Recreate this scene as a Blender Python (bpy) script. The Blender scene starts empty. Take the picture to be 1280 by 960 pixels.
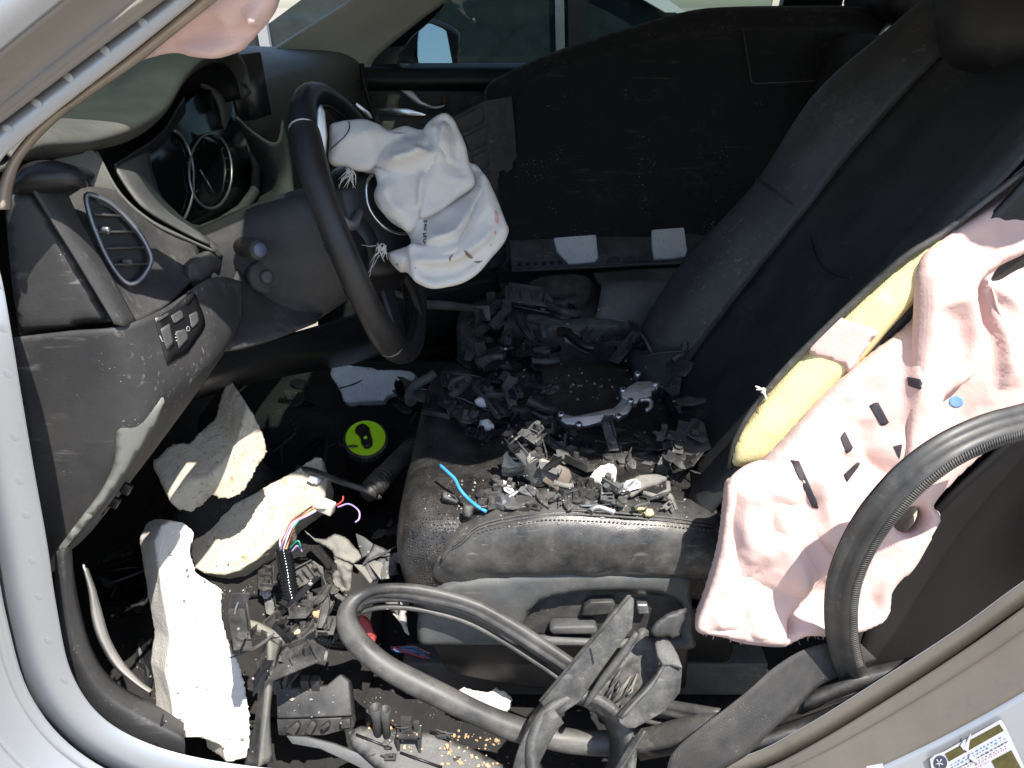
import bpy, bmesh, math, random
import numpy as np
from mathutils import Vector, Matrix, noise
from mathutils.geometry import delaunay_2d_cdt
random.seed(7)
SC = bpy.context.scene
COL = SC.collection
# ------------------------------------------------------------------ camera
CAM = Vector((0.0, -0.58, 0.865)); PITCH = math.radians(26.0); FPX = 967.0
cd = bpy.data.cameras.new('camera'); cam = bpy.data.objects.new('camera', cd); COL.objects.link(cam)
cam.location = CAM; cam.rotation_euler = (math.radians(90) - PITCH, 0, 0)
cd.sensor_fit = 'HORIZONTAL'; cd.sensor_width = 36.0; cd.lens = FPX / 1280 * 36.0
cd.clip_start = 0.02; cd.clip_end = 3000
SC.camera = cam
# ------------------------------------------------------------------ light
SUN = Vector((0.25, -0.375, 0.89)).normalized()          # towards the sun
w = bpy.data.worlds.new('World'); SC.world = w; w.use_nodes = True
wn = w.node_tree.nodes; bg = wn['Background']; sky = wn.new('ShaderNodeTexSky'); sky.sky_type = 'NISHITA'
sky.sun_disc = False; sky.sun_elevation = math.asin(SUN.z); sky.sun_rotation = math.atan2(SUN.x, SUN.y)
w.node_tree.links.new(sky.outputs[0], bg.inputs[0]); bg.inputs[1].default_value = 0.135
sl = bpy.data.lights.new('sun', 'SUN'); sl.energy = 5.0; sl.angle = math.radians(0.53); sl.color = (1.0, 0.95, 0.87)
so = bpy.data.objects.new('sun', sl); COL.objects.link(so); so.rotation_euler = SUN.to_track_quat('Z', 'Y').to_euler(); so.location = (2, -4, 7)
SC.view_settings.view_transform = 'Standard'; SC.view_settings.look = 'None'
SC.view_settings.exposure = 0.85; SC.view_settings.gamma = 1.0
# ------------------------------------------------------------------ geometry helpers
CP, SP = math.cos(PITCH), math.sin(PITCH)
def ray(px, py):
    a = (px - 640) / FPX; b = (480 - py) / FPX
    return Vector((a, CP + b * SP, -SP + b * CP))
def pt(px, py, y=None, x=None, z=None, d=None):
    """the place in the car seen at a photo point, on the plane y = , x = or z = """
    r = ray(px, py)
    if y is not None: t = (y - CAM.y) / r.y
    elif x is not None: t = (x - CAM.x) / r.x
    elif z is not None: t = (z - CAM.z) / r.z
    else: t = d
    return CAM + r * t
class Plane:
    def __init__(s, p0, n):
        s.p0 = Vector(p0); s.n = Vector(n).normalized()
        up = Vector((0, 0, 1)) if abs(s.n.z) < .95 else Vector((0, 1, 0))
        s.u = up.cross(s.n).normalized(); s.v = s.n.cross(s.u)
    def at(s, px, py):
        r = ray(px, py); t = (s.p0 - CAM).dot(s.n) / r.dot(s.n); return CAM + r * t
    def uv(s, P): d = P - s.p0; return (d.dot(s.u), d.dot(s.v))
    def w(s, u, v, h=0): return s.p0 + s.u * u + s.v * v + s.n * h
def zc(lst, x0, y0, k): return [(x0 + a / k, y0 + b / k) for a, b in lst]
WL = {}
def mk(name, verts, faces, mat, parent=None, smooth=True, loc=None):
    vs = [Vector(v) for v in verts]
    c = Vector(loc) if loc is not None else sum(vs, Vector()) / max(1, len(vs))
    if loc is None: c.z = min(v.z for v in vs)
    me = bpy.data.meshes.new(name); me.from_pydata([tuple(v - c) for v in vs], [], faces); me.update()
    if smooth and faces: me.polygons.foreach_set('use_smooth', [True] * len(faces))
    mats = mat if isinstance(mat, (list, tuple)) else [mat]
    for m in mats: me.materials.append(m)
    o = bpy.data.objects.new(name, me); COL.objects.link(o); o.location = c; WL[o] = c
    if parent is not None:
        o.parent = parent; o.matrix_parent_inverse = Matrix.Translation(-WL[parent])
    return o
def tag(o, label, cat, group=None, kind=None):
    if label: o['label'] = label
    if cat: o['category'] = cat
    if group: o['group'] = group
    if kind: o['kind'] = kind
    return o
def thing(name, label, cat, loc=(0, 0, 0), group=None):
    o = bpy.data.objects.new(name, None); COL.objects.link(o); o.location = loc; WL[o] = Vector(loc); o.empty_display_size = .05
    return tag(o, label, cat, group)
def struct(o): o['kind'] = 'structure'; return o
def mod(o, typ, **kw):
    m = o.modifiers.new(typ.lower(), typ)
    for k, v in kw.items(): setattr(m, k, v)
    return m
def solid(o, t, offset=-1, bev=0):
    mod(o, 'SOLIDIFY', thickness=t, offset=offset)
    if bev: mod(o, 'BEVEL', width=bev, segments=2, limit_method='ANGLE', angle_limit=math.radians(40))
    return o
def autosmooth(o, deg=35):
    me = o.data; bm = bmesh.new(); bm.from_mesh(me)
    for e in bm.edges:
        if len(e.link_faces) == 2 and e.calc_face_angle(0) > math.radians(deg): e.smooth = False
    bm.to_mesh(me); bm.free(); return o
def cr(p, n, closed=False):
    """Catmull-Rom through points p (any dimension) -> n points per span"""
    p = [Vector(q) for q in p]; m = len(p); out = []
    if m < 3 and not closed:
        return [p[0].lerp(p[-1], i / n) for i in range(n + 1)]
    for i in range(m if closed else m - 1):
        if closed: a, b, c, d = p[i - 1], p[i], p[(i + 1) % m], p[(i + 2) % m]
        else:
            b, c = p[i], p[i + 1]; a = p[i - 1] if i else b * 2 - c; d = p[i + 2] if i + 2 < m else c * 2 - b
        for k in range(n):
            t = k / n
            out.append(0.5 * ((2 * b) + (c - a) * t + (2 * a - 5 * b + 4 * c - d) * t * t + (3 * b - a - 3 * c + d) * t ** 3))
    if not closed: out.append(p[-1])
    return out
def resample(p, n, closed=False):
    q = p + [p[0]] if closed else p
    L = [0]
    for a, b in zip(q, q[1:]): L.append(L[-1] + (b - a).length)
    out = []; j = 0
    for i in range(n):
        s = L[-1] * i / (n if closed else n - 1)
        while j < len(q) - 2 and L[j + 1] < s: j += 1
        t = (s - L[j]) / max(1e-9, L[j + 1] - L[j]); out.append(q[j].lerp(q[j + 1], min(1, t)))
    return out
def grid(rows, closed_u=False, closed_v=False):
    n = len(rows[0]); v = [p for r in rows for p in r]; f = []
    for i in range(len(rows) - (0 if closed_v else 1)):
        for j in range(n - (0 if closed_u else 1)):
            a, b = i * n + j, i * n + (j + 1) % n; i2 = (i + 1) % len(rows)
            f.append((a, b, i2 * n + (j + 1) % n, i2 * n + j))
    return v, f
def patch(name, rows, mat, parent=None, nu=6, nv=6, thick=.003, offset=-1, closed_u=False, bump=0, bscale=20):
    """smooth sheet through a net of 3-D control points, given a real thickness"""
    rr = [cr(r, nu, closed_u) for r in rows]
    cols = [cr([rr[i][j] for i in range(len(rr))], nv) for j in range(len(rr[0]))]
    R = [[cols[j][i] for j in range(len(cols))] for i in range(len(cols[0]))]
    if bump:
        R = [[p + noise.noise_vector(p * bscale) * bump for p in r] for r in R]
    v, f = grid(R, closed_u)
    o = mk(name, v, f, mat, parent)
    if thick: solid(o, thick, offset)
    return o
CIRC = lambda n: [(math.cos(2 * math.pi * i / n), math.sin(2 * math.pi * i / n)) for i in range(n)]
def tube_geo(path, r, closed=False, prof=None, n=10, up=None, twist=None):
    prof = prof or CIRC(n); m = len(path); P = [Vector(p) for p in path]; T = []
    for i in range(m):
        a = P[i - 1] if (i or closed) else P[0]; b = P[(i + 1) % m] if (i < m - 1 or closed) else P[-1]
        T.append((b - a).normalized())
    N = Vector(up) if up else (Vector((0, 0, 1)) if abs(T[0].z) < .9 else Vector((1, 0, 0)))
    rings = []
    for i in range(m):
        if up: N = Vector(up)
        N = (N - T[i] * N.dot(T[i])).normalized(); B = T[i].cross(N)
        rad = r[i] if isinstance(r, (list, tuple)) else r
        c, s = 1, 0
        if twist: c, s = math.cos(twist[i]), math.sin(twist[i])
        rings.append([P[i] + (N * (a * s + b * c) + B * (a * c - b * s)) * rad for a, b in prof])
    v, f = grid(rings, True, closed)
    if not closed:
        k = len(prof); f.append(tuple(range(k))[::-1]); f.append(tuple(range((m - 1) * k, m * k)))
    return v, f
def tube(name, path, r, mat, parent=None, closed=False, prof=None, n=10, up=None, sm=0, twist=None):
    if sm: path = cr(path, sm, closed)
    if isinstance(r, (list, tuple)) and len(r) != len(path):
        m = len(path); k = len(r) - 1; r = [r[min(k, int(i * k / (m - 1)))] * (1 - (i * k / (m - 1)) % 1) + r[min(k, int(i * k / (m - 1)) + 1)] * ((i * k / (m - 1)) % 1) for i in range(m)]
    v, f = tube_geo(path, r, closed, prof, n, up, twist); return mk(name, v, f, mat, parent)
def join_geo(*gs):
    V, F = [], []
    for v, f in gs:
        o = len(V); V += [Vector(p) for p in v]; F += [tuple(i + o for i in q) for q in f]
    return V, F
def box_geo(c, sx, sy, sz, M=None):
    v = [Vector((x * sx / 2, y * sy / 2, z * sz / 2)) for x in (-1, 1) for y in (-1, 1) for z in (-1, 1)]
    M = M or Matrix(); v = [M @ p + Vector(c) for p in v]
    return v, [(0, 1, 3, 2), (4, 6, 7, 5), (0, 4, 5, 1), (2, 3, 7, 6), (0, 2, 6, 4), (1, 5, 7, 3)]
def box(name, c, sx, sy, sz, mat, parent=None, M=None, bev=.002):
    v, f = box_geo(c, sx, sy, sz, M); o = mk(name, v, f, mat, parent, smooth=bool(bev))
    if bev: mod(o, 'BEVEL', width=bev, segments=3)
    return o
def cyl_geo(a, b, r0, r1=None, n=20):
    return tube_geo([Vector(a), Vector(b)], [r0, r0 if r1 is None else r1], n=n)
def in_poly(P, poly):
    x, y = P[:, 0], P[:, 1]; ins = np.zeros(len(P), bool); n = len(poly)
    for i in range(n):
        x0, y0 = poly[i]; x1, y1 = poly[(i + 1) % n]
        c = ((y0 > y) != (y1 > y)) & (x < (x1 - x0) * (y - y0) / ((y1 - y0) or 1e-12) + x0)
        ins ^= c
    return ins
def seg_dist(P, poly, closed=True):
    """distance, signed side and parameter along the polyline"""
    n = len(poly); m = n if closed else n - 1
    best = np.full(len(P), 1e9); side = np.zeros(len(P)); par = np.zeros(len(P))
    for i in range(m):
        a = np.array(poly[i]); b = np.array(poly[(i + 1) % n]); d = b - a; L = max(1e-12, d @ d)
        t = np.clip(((P - a) @ d) / L, 0, 1); q = P - (a + t[:, None] * d); ds = np.hypot(q[:, 0], q[:, 1])
        k = ds < best; best[k] = ds[k]; side[k] = np.sign(d[0] * q[k, 1] - d[1] * q[k, 0]); par[k] = (i + t[k]) / m
    return best, side, par
def relief(name, out_px, plane, thick, mat, parent=None, s=.006, edge=.01, folds=(), nz=(), back=None, smooth_out=True, flat=False, curve=None, holes=(), jag=0, world=None, sm=True, power=.5, tri=()):
    """a solid thing with a traced outline lying on a plane of its own; rounded edge, folds and unevenness are real relief.
    folds: (photo polyline, width, height, kind)   nz: (scale, height) pairs"""
    W = world if world else [plane.at(*p) for p in out_px]
    uv = [Vector(plane.uv(p)) for p in W]
    b = cr([Vector((q.x, q.y, 0)) for q in uv], 4, True) if smooth_out else [Vector((q.x, q.y, 0)) for q in uv]
    per = sum((b[i] - b[i - 1]).length for i in range(len(b))); nb = max(8, int(per / s))
    b = resample(b, nb, True) if smooth_out or jag else [p for i in range(len(b)) for p in [b[i].lerp(b[(i + 1) % len(b)], k / max(1, round((b[(i + 1) % len(b)] - b[i]).length / s))) for k in range(max(1, round((b[(i + 1) % len(b)] - b[i]).length / s)))]]
    if jag:
        rj = random.Random(len(b) * 7 + int(per * 1e4)); b = [p + Vector((rj.uniform(-jag, jag), rj.uniform(-jag, jag), 0)) for p in b]
    B = np.array([(p.x, p.y) for p in b])
    lo, hi = B.min(0), B.max(0); xs = np.arange(lo[0] + s / 2, hi[0], s); ys = np.arange(lo[1] + s / 2, hi[1], s * .87)
    G = []
    for k, y in enumerate(ys): G += [(x + (s / 2 if k % 2 else 0), y) for x in xs]
    G = np.array(G) if G else np.zeros((0, 2))
    if len(G):
        G = G[in_poly(G, B)]
        if len(G): G = G[seg_dist(G, B)[0] > s * .55]
    H = [[Vector(plane.uv(plane.at(*p))) for p in h] for h in holes]
    Hb = []
    for h in H:
        q = resample(cr([Vector((p.x, p.y, 0)) for p in h], 3, True), max(6, int(sum((h[i] - h[i - 1]).length for i in range(len(h))) / s)), True)
        Hb.append(np.array([(p.x, p.y) for p in q]))
    for h in Hb:
        if len(G): G = G[~in_poly(G, h) & (seg_dist(G, h)[0] > s * .5)]
    allv = [Vector(p) for p in B]; fc = [list(range(len(B)))]; ed = []
    for h in Hb:
        o0 = len(allv); allv += [Vector(p) for p in h]; ed += [(o0 + i, o0 + (i + 1) % len(h)) for i in range(len(h))]
    allv += [Vector(p) for p in G]
    vo, _, fo, *_ = delaunay_2d_cdt(allv, ed, fc, 1, 1e-7)
    P = np.array([(p.x, p.y) for p in vo])
    if Hb:
        keep = []
        for f in fo:
            c = np.array([P[list(f)].mean(0)])
            if not any(in_poly(c, h)[0] for h in Hb): keep.append(f)
        fo = keep
    dB = seg_dist(P, B)[0]
    for h in Hb: dB = np.minimum(dB, seg_dist(P, h)[0])
    rim = dB < 1e-6
    t = np.clip(dB / max(edge, 1e-6), 0, 1); h = thick * (1 - (1 - t) ** 2) ** power
    hb = h.copy(); off = np.zeros(len(P))
    for fd in folds:
        poly, wd, amp, kind = fd
        q = np.array([plane.uv(plane.at(*p)) for p in poly])
        q = np.array([tuple(v)[:2] for v in cr([Vector((a, c, 0)) for a, c in q], 5)])
        d, sd, pr = seg_dist(P, q, False); tap = np.clip(np.minimum(pr, 1 - pr) * 5, 0, 1) ** .7
        if kind == 'ridge': g = np.exp(-(d / wd) ** 2)
        elif kind == 'crease': g = np.exp(-(d / wd))
        elif kind == 'step': g = np.where(sd > 0, np.exp(-(d / wd) ** 1.3), np.exp(-(d / (wd * .35)) ** 2))
        elif kind == 'flat': g = (d < wd) * 1.0; tap = 1
        off += amp * g * tap
    for sc_, am in nz:
        if sc_ < 0:      # crumple: sharp valleys between rounded folds
            off += np.array([am * (abs(noise.noise(Vector((p[0] * -sc_ * 1.3 + p[1] * -sc_ * .5, p[1] * -sc_ * .7, plane.p0.x * 3 + am * 100)))) * 2 - .6) for p in P])
        else: off += np.array([am * noise.noise(Vector((p[0] * sc_, p[1] * sc_, plane.p0.x * 3 + am * 100))) for p in P])
    for ang, per_, am, dist_ in tri:      # cloth facets: flat slopes meeting in sharp ridges
        ca, sa = math.cos(math.radians(ang)), math.sin(math.radians(ang))
        for i_, p in enumerate(P):
            w1 = noise.noise(Vector((p[0] * 7, p[1] * 7, ang))) ; w2 = noise.noise(Vector((p[0] * 5 + 9, p[1] * 5, ang * 2)))
            x_ = (p[0] * ca + p[1] * sa + w1 * dist_) / per_; q_ = x_ - math.floor(x_)
            off[i_] += am * (abs(q_ - .5) * 2 - .5) * min(1, max(0, .6 + w2 * 1.4))
    fade = np.clip(dB / max(edge, 1e-6), 0, 1)
    if curve: off += np.array([curve(p[0], p[1]) for p in P]); 
    up = h + (off * (fade if not curve else 1)); dn = -(hb * (1 if back is None else back / max(thick, 1e-9))) + (off * fade if back is None and not flat else 0) * .6
    if curve: dn = dn + np.array([curve(p[0], p[1]) for p in P])
    V = [plane.w(P[i, 0], P[i, 1], up[i]) for i in range(len(P))]
    n = len(P); idx = list(range(n)); F = [tuple(f) for f in fo]
    mp = {}
    for i in range(n):
        if rim[i] and not curve: mp[i] = i
        elif rim[i]: mp[i] = i
        else: mp[i] = len(V); V.append(plane.w(P[i, 0], P[i, 1], dn[i]))
    F += [tuple(mp[i] for i in reversed(f)) for f in fo if not all(rim[i] for i in f)]
    return mk(name, V, F, mat, parent, smooth=sm)
def slab(name, out_px, plane, thick, mat, parent=None, bev=.0015, jag=0, world=None, ext=None, smooth_out=False):
    """a plate or block: traced face on its own plane, pushed back by thick (or by the vector ext), edges eased"""
    W = world if world else [plane.at(*p) for p in out_px]
    if smooth_out: W = cr(W, 4, True)
    e = Vector(ext) if ext is not None else -plane.n * thick
    bm = bmesh.new(); a = [bm.verts.new(p) for p in W]; f = bm.faces.new(a)
    r = bmesh.ops.extrude_face_region(bm, geom=[f]); vs = [g for g in r['geom'] if isinstance(g, bmesh.types.BMVert)]
    bmesh.ops.translate(bm, verts=vs, vec=e)
    bmesh.ops.recalc_face_normals(bm, faces=bm.faces[:])
    bm.verts.index_update()
    v = [x.co.copy() for x in bm.verts]; F = [tuple(x.index for x in q.verts) for q in bm.faces]; bm.free()
    o = mk(name, v, F, mat, parent, smooth=bool(bev))
    if bev: mod(o, 'BEVEL', width=bev, segments=2, limit_method='ANGLE', angle_limit=math.radians(30))
    return o
def rough_block(name, out_px, plane, ext, mat, parent=None, voxel=.004, amp=.004, tscale=.03, world=None, amp2=0):
    """broken foam: a traced face pushed back into a block, re-meshed and worn"""
    o = slab(name, out_px, plane, 0, mat, parent, bev=0, ext=ext, world=world)
    for p in o.data.polygons: p.use_smooth = True
    mod(o, 'REMESH', mode='VOXEL', voxel_size=voxel, use_smooth_shade=True)
    mod(o, 'SMOOTH', factor=.5, iterations=1)
    for i, (a, s) in enumerate(((amp, tscale), (amp2 or amp * .5, tscale * .28))):
        t = bpy.data.textures.new(name + 'wear', 'CLOUDS'); t.noise_scale = s; t.noise_depth = 2
        mod(o, 'DISPLACE', texture=t, strength=a, mid_level=.5, texture_coords='LOCAL')
    return o
from mathutils.bvhtree import BVHTree
def bvh_of(*os):
    V, F = [], []
    for o in os:
        c = WL[o]; me = o.data; k0 = len(V); V += [v_.co + c for v_ in me.vertices]; F += [tuple(i + k0 for i in p.vertices) for p in me.polygons]
    return BVHTree.FromPolygons(V, F)
def decal(name, px, tree, m, parent, lift=.0007, n=3):
    """a printed mark lying on the cloth: a thin patch that follows the surface"""
    q = [Vector((a, b, 0)) for a, b in px]; P = Plane((0, 0, 0), (0, 0, 1)); cen = sum(q, Vector()) / len(q)
    b = resample(q, max(12, len(q) * 3), True); V = []; rings = []
    for kk in (1, .66, .33, .02):
        rings.append([cen + (p - cen) * kk for p in b])
    for r in rings:
        for p in r:
            d = ray(p.x, p.y).normalized(); h = tree.ray_cast(CAM, d)
            V.append((h[0] + h[1] * lift * (1 if h[1].dot(d) < 0 else -1)) if h[0] is not None else None)
    good = [x for x in V if x is not None]
    if len(good) < 4: return None
    dm_ = sum((x - CAM).length for x in good) / len(good)
    nb = len(b); V = [x if x is not None else CAM + ray(rings[i // nb][i % nb].x, rings[i // nb][i % nb].y).normalized() * dm_ for i, x in enumerate(V)]
    F = [(i * nb + j, i * nb + (j + 1) % nb, (i + 1) * nb + (j + 1) % nb, (i + 1) * nb + j) for i in range(3) for j in range(nb)] + [tuple(3 * nb + j for j in range(nb))]
    o = mk(name, V, F, m, parent); solid(o, .0004, 1); return o
# ------------------------------------------------------------------ materials (all procedural)
def mat(name, base, rough=.5, metal=0, var=.25, vscale=18, dust=0, dcol=(.29, .27, .24), dscale=9, dsharp=.12, speck=0, spcol=(.30, .275, .24), spscale=420,
        bump=.15, bscale=400, bump2=0, b2scale=40, spec=.5, coat=0, sheen=0, weave=0, wscale=900, vor=0, vorscale=220, stain=None, trans=0, anis=None, perf=0, sub=0, scuff=0):
    m = bpy.data.materials.new(name); m.use_nodes = True; nt = m.node_tree; N = nt.nodes; L = nt.links; b = N['Principled BSDF']
    tc = N.new('ShaderNodeTexCoord'); co = tc.outputs['Object']
    def nz(sc, det=4, rg=.6):
        n = N.new('ShaderNodeTexNoise'); n.inputs['Scale'].default_value = sc; n.inputs['Detail'].default_value = det; n.inputs['Roughness'].default_value = rg
        L.new(co, n.inputs['Vector']); return n.outputs['Fac']
    def ramp(f, a, c):
        r = N.new('ShaderNodeMapRange'); r.inputs[1].default_value = a; r.inputs[2].default_value = c; r.clamp = True; L.new(f, r.inputs[0]); return r.outputs[0]
    def mul(a, k):
        q = N.new('ShaderNodeMath'); q.operation = 'MULTIPLY'; L.new(a, q.inputs[0])
        if isinstance(k, (int, float)): q.inputs[1].default_value = k
        else: L.new(k, q.inputs[1])
        return q.outputs[0]
    def mix(f, a, c):
        q = N.new('ShaderNodeMix'); q.data_type = 'RGBA'
        if isinstance(f, (int, float)): q.inputs[0].default_value = f
        else: L.new(f, q.inputs[0])
        for s, x in ((6, a), (7, c)):
            if hasattr(x, 'is_linked'): L.new(x, q.inputs[s])
            else: q.inputs[s].default_value = (*x, 1)
        return q.outputs[2]
    dk = tuple(c * (1 - var) for c in base); lt = tuple(min(1, c * (1 + var)) for c in base)
    col = mix(ramp(nz(vscale), .3, .7), dk, lt)
    rg = None
    if stain:
        for (scol, ssc, a, c, k) in stain:
            col = mix(mul(ramp(nz(ssc, 6, .65), a, c), k), col, scol)
    if dust:
        df = mul(ramp(nz(dscale, 8, .7), .5 - dsharp, .5 + dsharp * 2), dust)
        col = mix(df, col, dcol)
        rr = N.new('ShaderNodeMapRange'); L.new(df, rr.inputs[0]); rr.inputs[3].default_value = rough; rr.inputs[4].default_value = min(1, rough + .45); rg = rr.outputs[0]
    if speck:
        v = N.new('ShaderNodeTexVoronoi'); v.inputs['Scale'].default_value = spscale; L.new(co, v.inputs['Vector'])
        sf = ramp(v.outputs['Distance'], .22, .10)
        sf = mul(sf, ramp(nz(spscale * .11, 3), .62 - speck * .25, .68 - speck * .2)); col = mix(sf, col, spcol)
    if scuff:      # pale scratches and rubbed patches
        mp = N.new('ShaderNodeMapping'); mp.inputs['Rotation'].default_value = (.5, .8, .4); mp.inputs['Scale'].default_value = (14, 190, 120); L.new(co, mp.inputs['Vector'])
        ns = N.new('ShaderNodeTexNoise'); ns.inputs['Scale'].default_value = 1; ns.inputs['Detail'].default_value = 3; L.new(mp.outputs[0], ns.inputs['Vector'])
        sc1 = mul(ramp(ns.outputs['Fac'], .60, .70), ramp(nz(13, 3), .48, .62)); sc2 = mul(ramp(nz(70, 6, .75), .52, .68), ramp(nz(7, 3), .5, .66))
        mx = N.new('ShaderNodeMath'); mx.operation = 'MAXIMUM'; L.new(sc1, mx.inputs[0]); L.new(sc2, mx.inputs[1]); col = mix(mul(mx.outputs[0], scuff), col, (.34, .32, .29))
    if perf:
        vp = N.new('ShaderNodeTexVoronoi'); vp.inputs['Scale'].default_value = perf; vp.inputs['Randomness'].default_value = .55; L.new(co, vp.inputs['Vector'])
        col = mix(mul(ramp(vp.outputs['Distance'], .36, .22), .8), col, (.004, .004, .004))
    L.new(col, b.inputs['Base Color']); b.inputs['Metallic'].default_value = metal; b.inputs['Roughness'].default_value = rough
    if rg is not None: L.new(rg, b.inputs['Roughness'])
    b.inputs['Specular IOR Level'].default_value = spec
    if coat: b.inputs['Coat Weight'].default_value = coat; b.inputs['Coat Roughness'].default_value = .08
    if sheen: b.inputs['Sheen Weight'].default_value = sheen
    if sub: b.inputs['Subsurface Weight'].default_value = sub; b.inputs['Subsurface Radius'].default_value = (.02, .012, .008); b.inputs['Subsurface Scale'].default_value = .3
    if trans: b.inputs['Transmission Weight'].default_value = trans
    last = None
    def bumpn(h, k, dist=.001):
        nonlocal last
        q = N.new('ShaderNodeBump'); q.inputs['Strength'].default_value = k; q.inputs['Distance'].default_value = dist; L.new(h, q.inputs['Height'])
        if last: L.new(last, q.inputs['Normal'])
        last = q.outputs[0]
    if bump2: bumpn(nz(b2scale, 5), bump2, .004)
    if bump: bumpn(nz(bscale, 3), bump)
    if vor:
        v = N.new('ShaderNodeTexVoronoi'); v.inputs['Scale'].default_value = vorscale; L.new(co, v.inputs['Vector']); bumpn(v.outputs['Distance'], vor, .0015)
    if perf:
        v = N.new('ShaderNodeTexVoronoi'); v.inputs['Scale'].default_value = perf; v.inputs['Randomness'].default_value = .55; L.new(co, v.inputs['Vector']); bumpn(ramp(v.outputs['Distance'], .18, .34), .8, .0012)
    if weave:
        for ax in ('X', 'Z'):
            q = N.new('ShaderNodeTexWave'); q.bands_direction = ax; q.inputs['Scale'].default_value = wscale / 6.28; L.new(co, q.inputs['Vector']); bumpn(q.outputs['Fac'], weave, .0005)
    if last: L.new(last, b.inputs['Normal'])
    return m
def glassmat(name, tint, gl=.1, rough=.0):
    m = bpy.data.materials.new(name); m.use_nodes = True; nt = m.node_tree; N = nt.nodes; L = nt.links
    N.remove(N['Principled BSDF']); out = N['Material Output']
    t = N.new('ShaderNodeBsdfTransparent'); t.inputs[0].default_value = (*tint, 1); g = N.new('ShaderNodeBsdfGlossy'); g.inputs['Roughness'].default_value = rough
    f = N.new('ShaderNodeFresnel'); f.inputs[0].default_value = 1.5; x = N.new('ShaderNodeMixShader')
    L.new(f.outputs[0], x.inputs[0]); L.new(t.outputs[0], x.inputs[1]); L.new(g.outputs[0], x.inputs[2]); L.new(x.outputs[0], out.inputs[0]); return m
M = {}
M['black'] = mat('black_plastic', (.024, .024, .025), .5, dust=.35, dcol=(.20, .19, .175), dscale=26, speck=.25, bump=.25, bscale=700, scuff=.35)
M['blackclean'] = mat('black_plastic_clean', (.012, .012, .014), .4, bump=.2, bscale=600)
M['gloss'] = mat('black_gloss', (.008, .009, .011), .12, bump=0)
M['charcoal'] = mat('charcoal_plastic', (.07, .072, .073), .52, dust=.35, dcol=(.24, .23, .21), dscale=14, speck=.1, scuff=.3, bump=.35, bscale=900)
M['dashgrey'] = mat('dash_grey_trim', (.13, .135, .12), .55, dust=.2, bump=.3, bscale=700, var=.08)
M['shroud'] = mat('shroud_plastic', (.034, .034, .035), .55, dust=.22, dcol=(.16, .145, .125), dscale=9, scuff=.15, bump=.35, bscale=900)
M['dashpad'] = mat('soft_dash', (.064, .069, .064), .6, dust=.3, dcol=(.2, .19, .16), dscale=8, bump=.5, bscale=500)
M['dashend'] = mat('dash_end_plastic', (.033, .033, .035), .6, dust=.3, dcol=(.16, .15, .138), dscale=6, speck=.12, spcol=(.4, .37, .33), spscale=300, scuff=.5, bump=.3, bscale=800, var=.15)
M['dusty'] = mat('dusty_plastic', (.044, .044, .044), .5, dust=.42, dcol=(.26, .25, .225), dscale=46, speck=.3, scuff=.6, bump=.4, bscale=500, bump2=.12, b2scale=60)
M['leather'] = mat('black_leather', (.032, .032, .032), .27, dust=.42, dcol=(.25, .235, .21), dscale=17, speck=.1, scuff=.5, bump=.1, bscale=1500, bump2=.3, b2scale=25, vor=.12, vorscale=900)
M['leatherclean'] = mat('black_leather_clean', (.017, .018, .020), .52, dust=.12, dcol=(.14, .13, .12), dscale=9, scuff=.16, bump2=.2, b2scale=18, bump=.1, bscale=1500, vor=.12, vorscale=900)
M['perf'] = mat('perforated_leather', (.010, .010, .010), .42, dust=.34, dcol=(.14, .13, .12), dscale=24, speck=.5, perf=300, bump=.1, bscale=900)
M['leatherbol_lit'] = mat('bolster_leather_lit', (.026, .0275, .031), .46, dust=.25, dcol=(.16, .155, .15), dscale=8, scuff=.25, bump2=.25, b2scale=14, bump=.1, bscale=1500, vor=.1, vorscale=900)  # lighter bluish base stands in for light reflected off the bolster
M['ventmetal'] = mat('dark_satin_ring', (.22, .24, .28), .35, metal=.7, bump=0)
M['capblue'] = mat('slate_cap', (.10, .13, .2), .4, bump=0)
M['rimleather'] = mat('wheel_leather', (.012, .012, .0135), .42, dust=.12, dcol=(.12, .115, .105), dscale=20, bump=.1, bscale=1500, vor=.1, vorscale=900)
M['rubberdark'] = mat('smooth_rubber', (.028, .028, .029), .42, dust=.3, dcol=(.2, .19, .17), dscale=14, scuff=.2, bump=.1, bscale=900)
M['carpet'] = mat('black_carpet', (.008, .009, .011), .95, sheen=.15, bump=.8, bscale=900, speck=.10, spscale=170, spcol=(.3, .28, .25), scuff=.10, var=.4, vscale=5)
M['floor'] = mat('floor_carpet', (.016, .016, .017), .95, bump=.8, bscale=700, speck=.3, spscale=260, dust=.3, dcol=(.06, .052, .04))
M['paint'] = mat('silver_paint', (.40, .425, .46), .40, metal=.6, var=.06, vscale=5, dust=.35, dcol=(.26, .24, .21), dscale=5, bump=.03, bscale=900, coat=.3)
M['paintblotched'] = mat('tan_blotched_silver_paint', (.21, .20, .185), .5, metal=.1, var=.12, vscale=7, dust=.85, dcol=(.27, .215, .155), dscale=4.5, bump=.06, bscale=600, stain=[((.10, .09, .08), 30, .62, .75, .6)])  # tan tone mixed in large blotches over a grey base
M['tanpaint'] = mat('tan_blotched_paint', (.14, .122, .10), .42, metal=.35, var=.15, vscale=9, dust=.5, dcol=(.19, .165, .135), dscale=5, bump=.06, bscale=500, stain=[((.09, .08, .07), 24, .60, .75, .5)])  # tan base with slightly paler tan blotches
M['seal'] = mat('tan_seal', (.36, .30, .24), .7, dust=.4)
M['rubber'] = mat('rubber', (.045, .045, .045), .42, dust=.45, dcol=(.26, .24, .21), dscale=16, speck=.12, scuff=.3, bump=.15, bscale=900)
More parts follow.
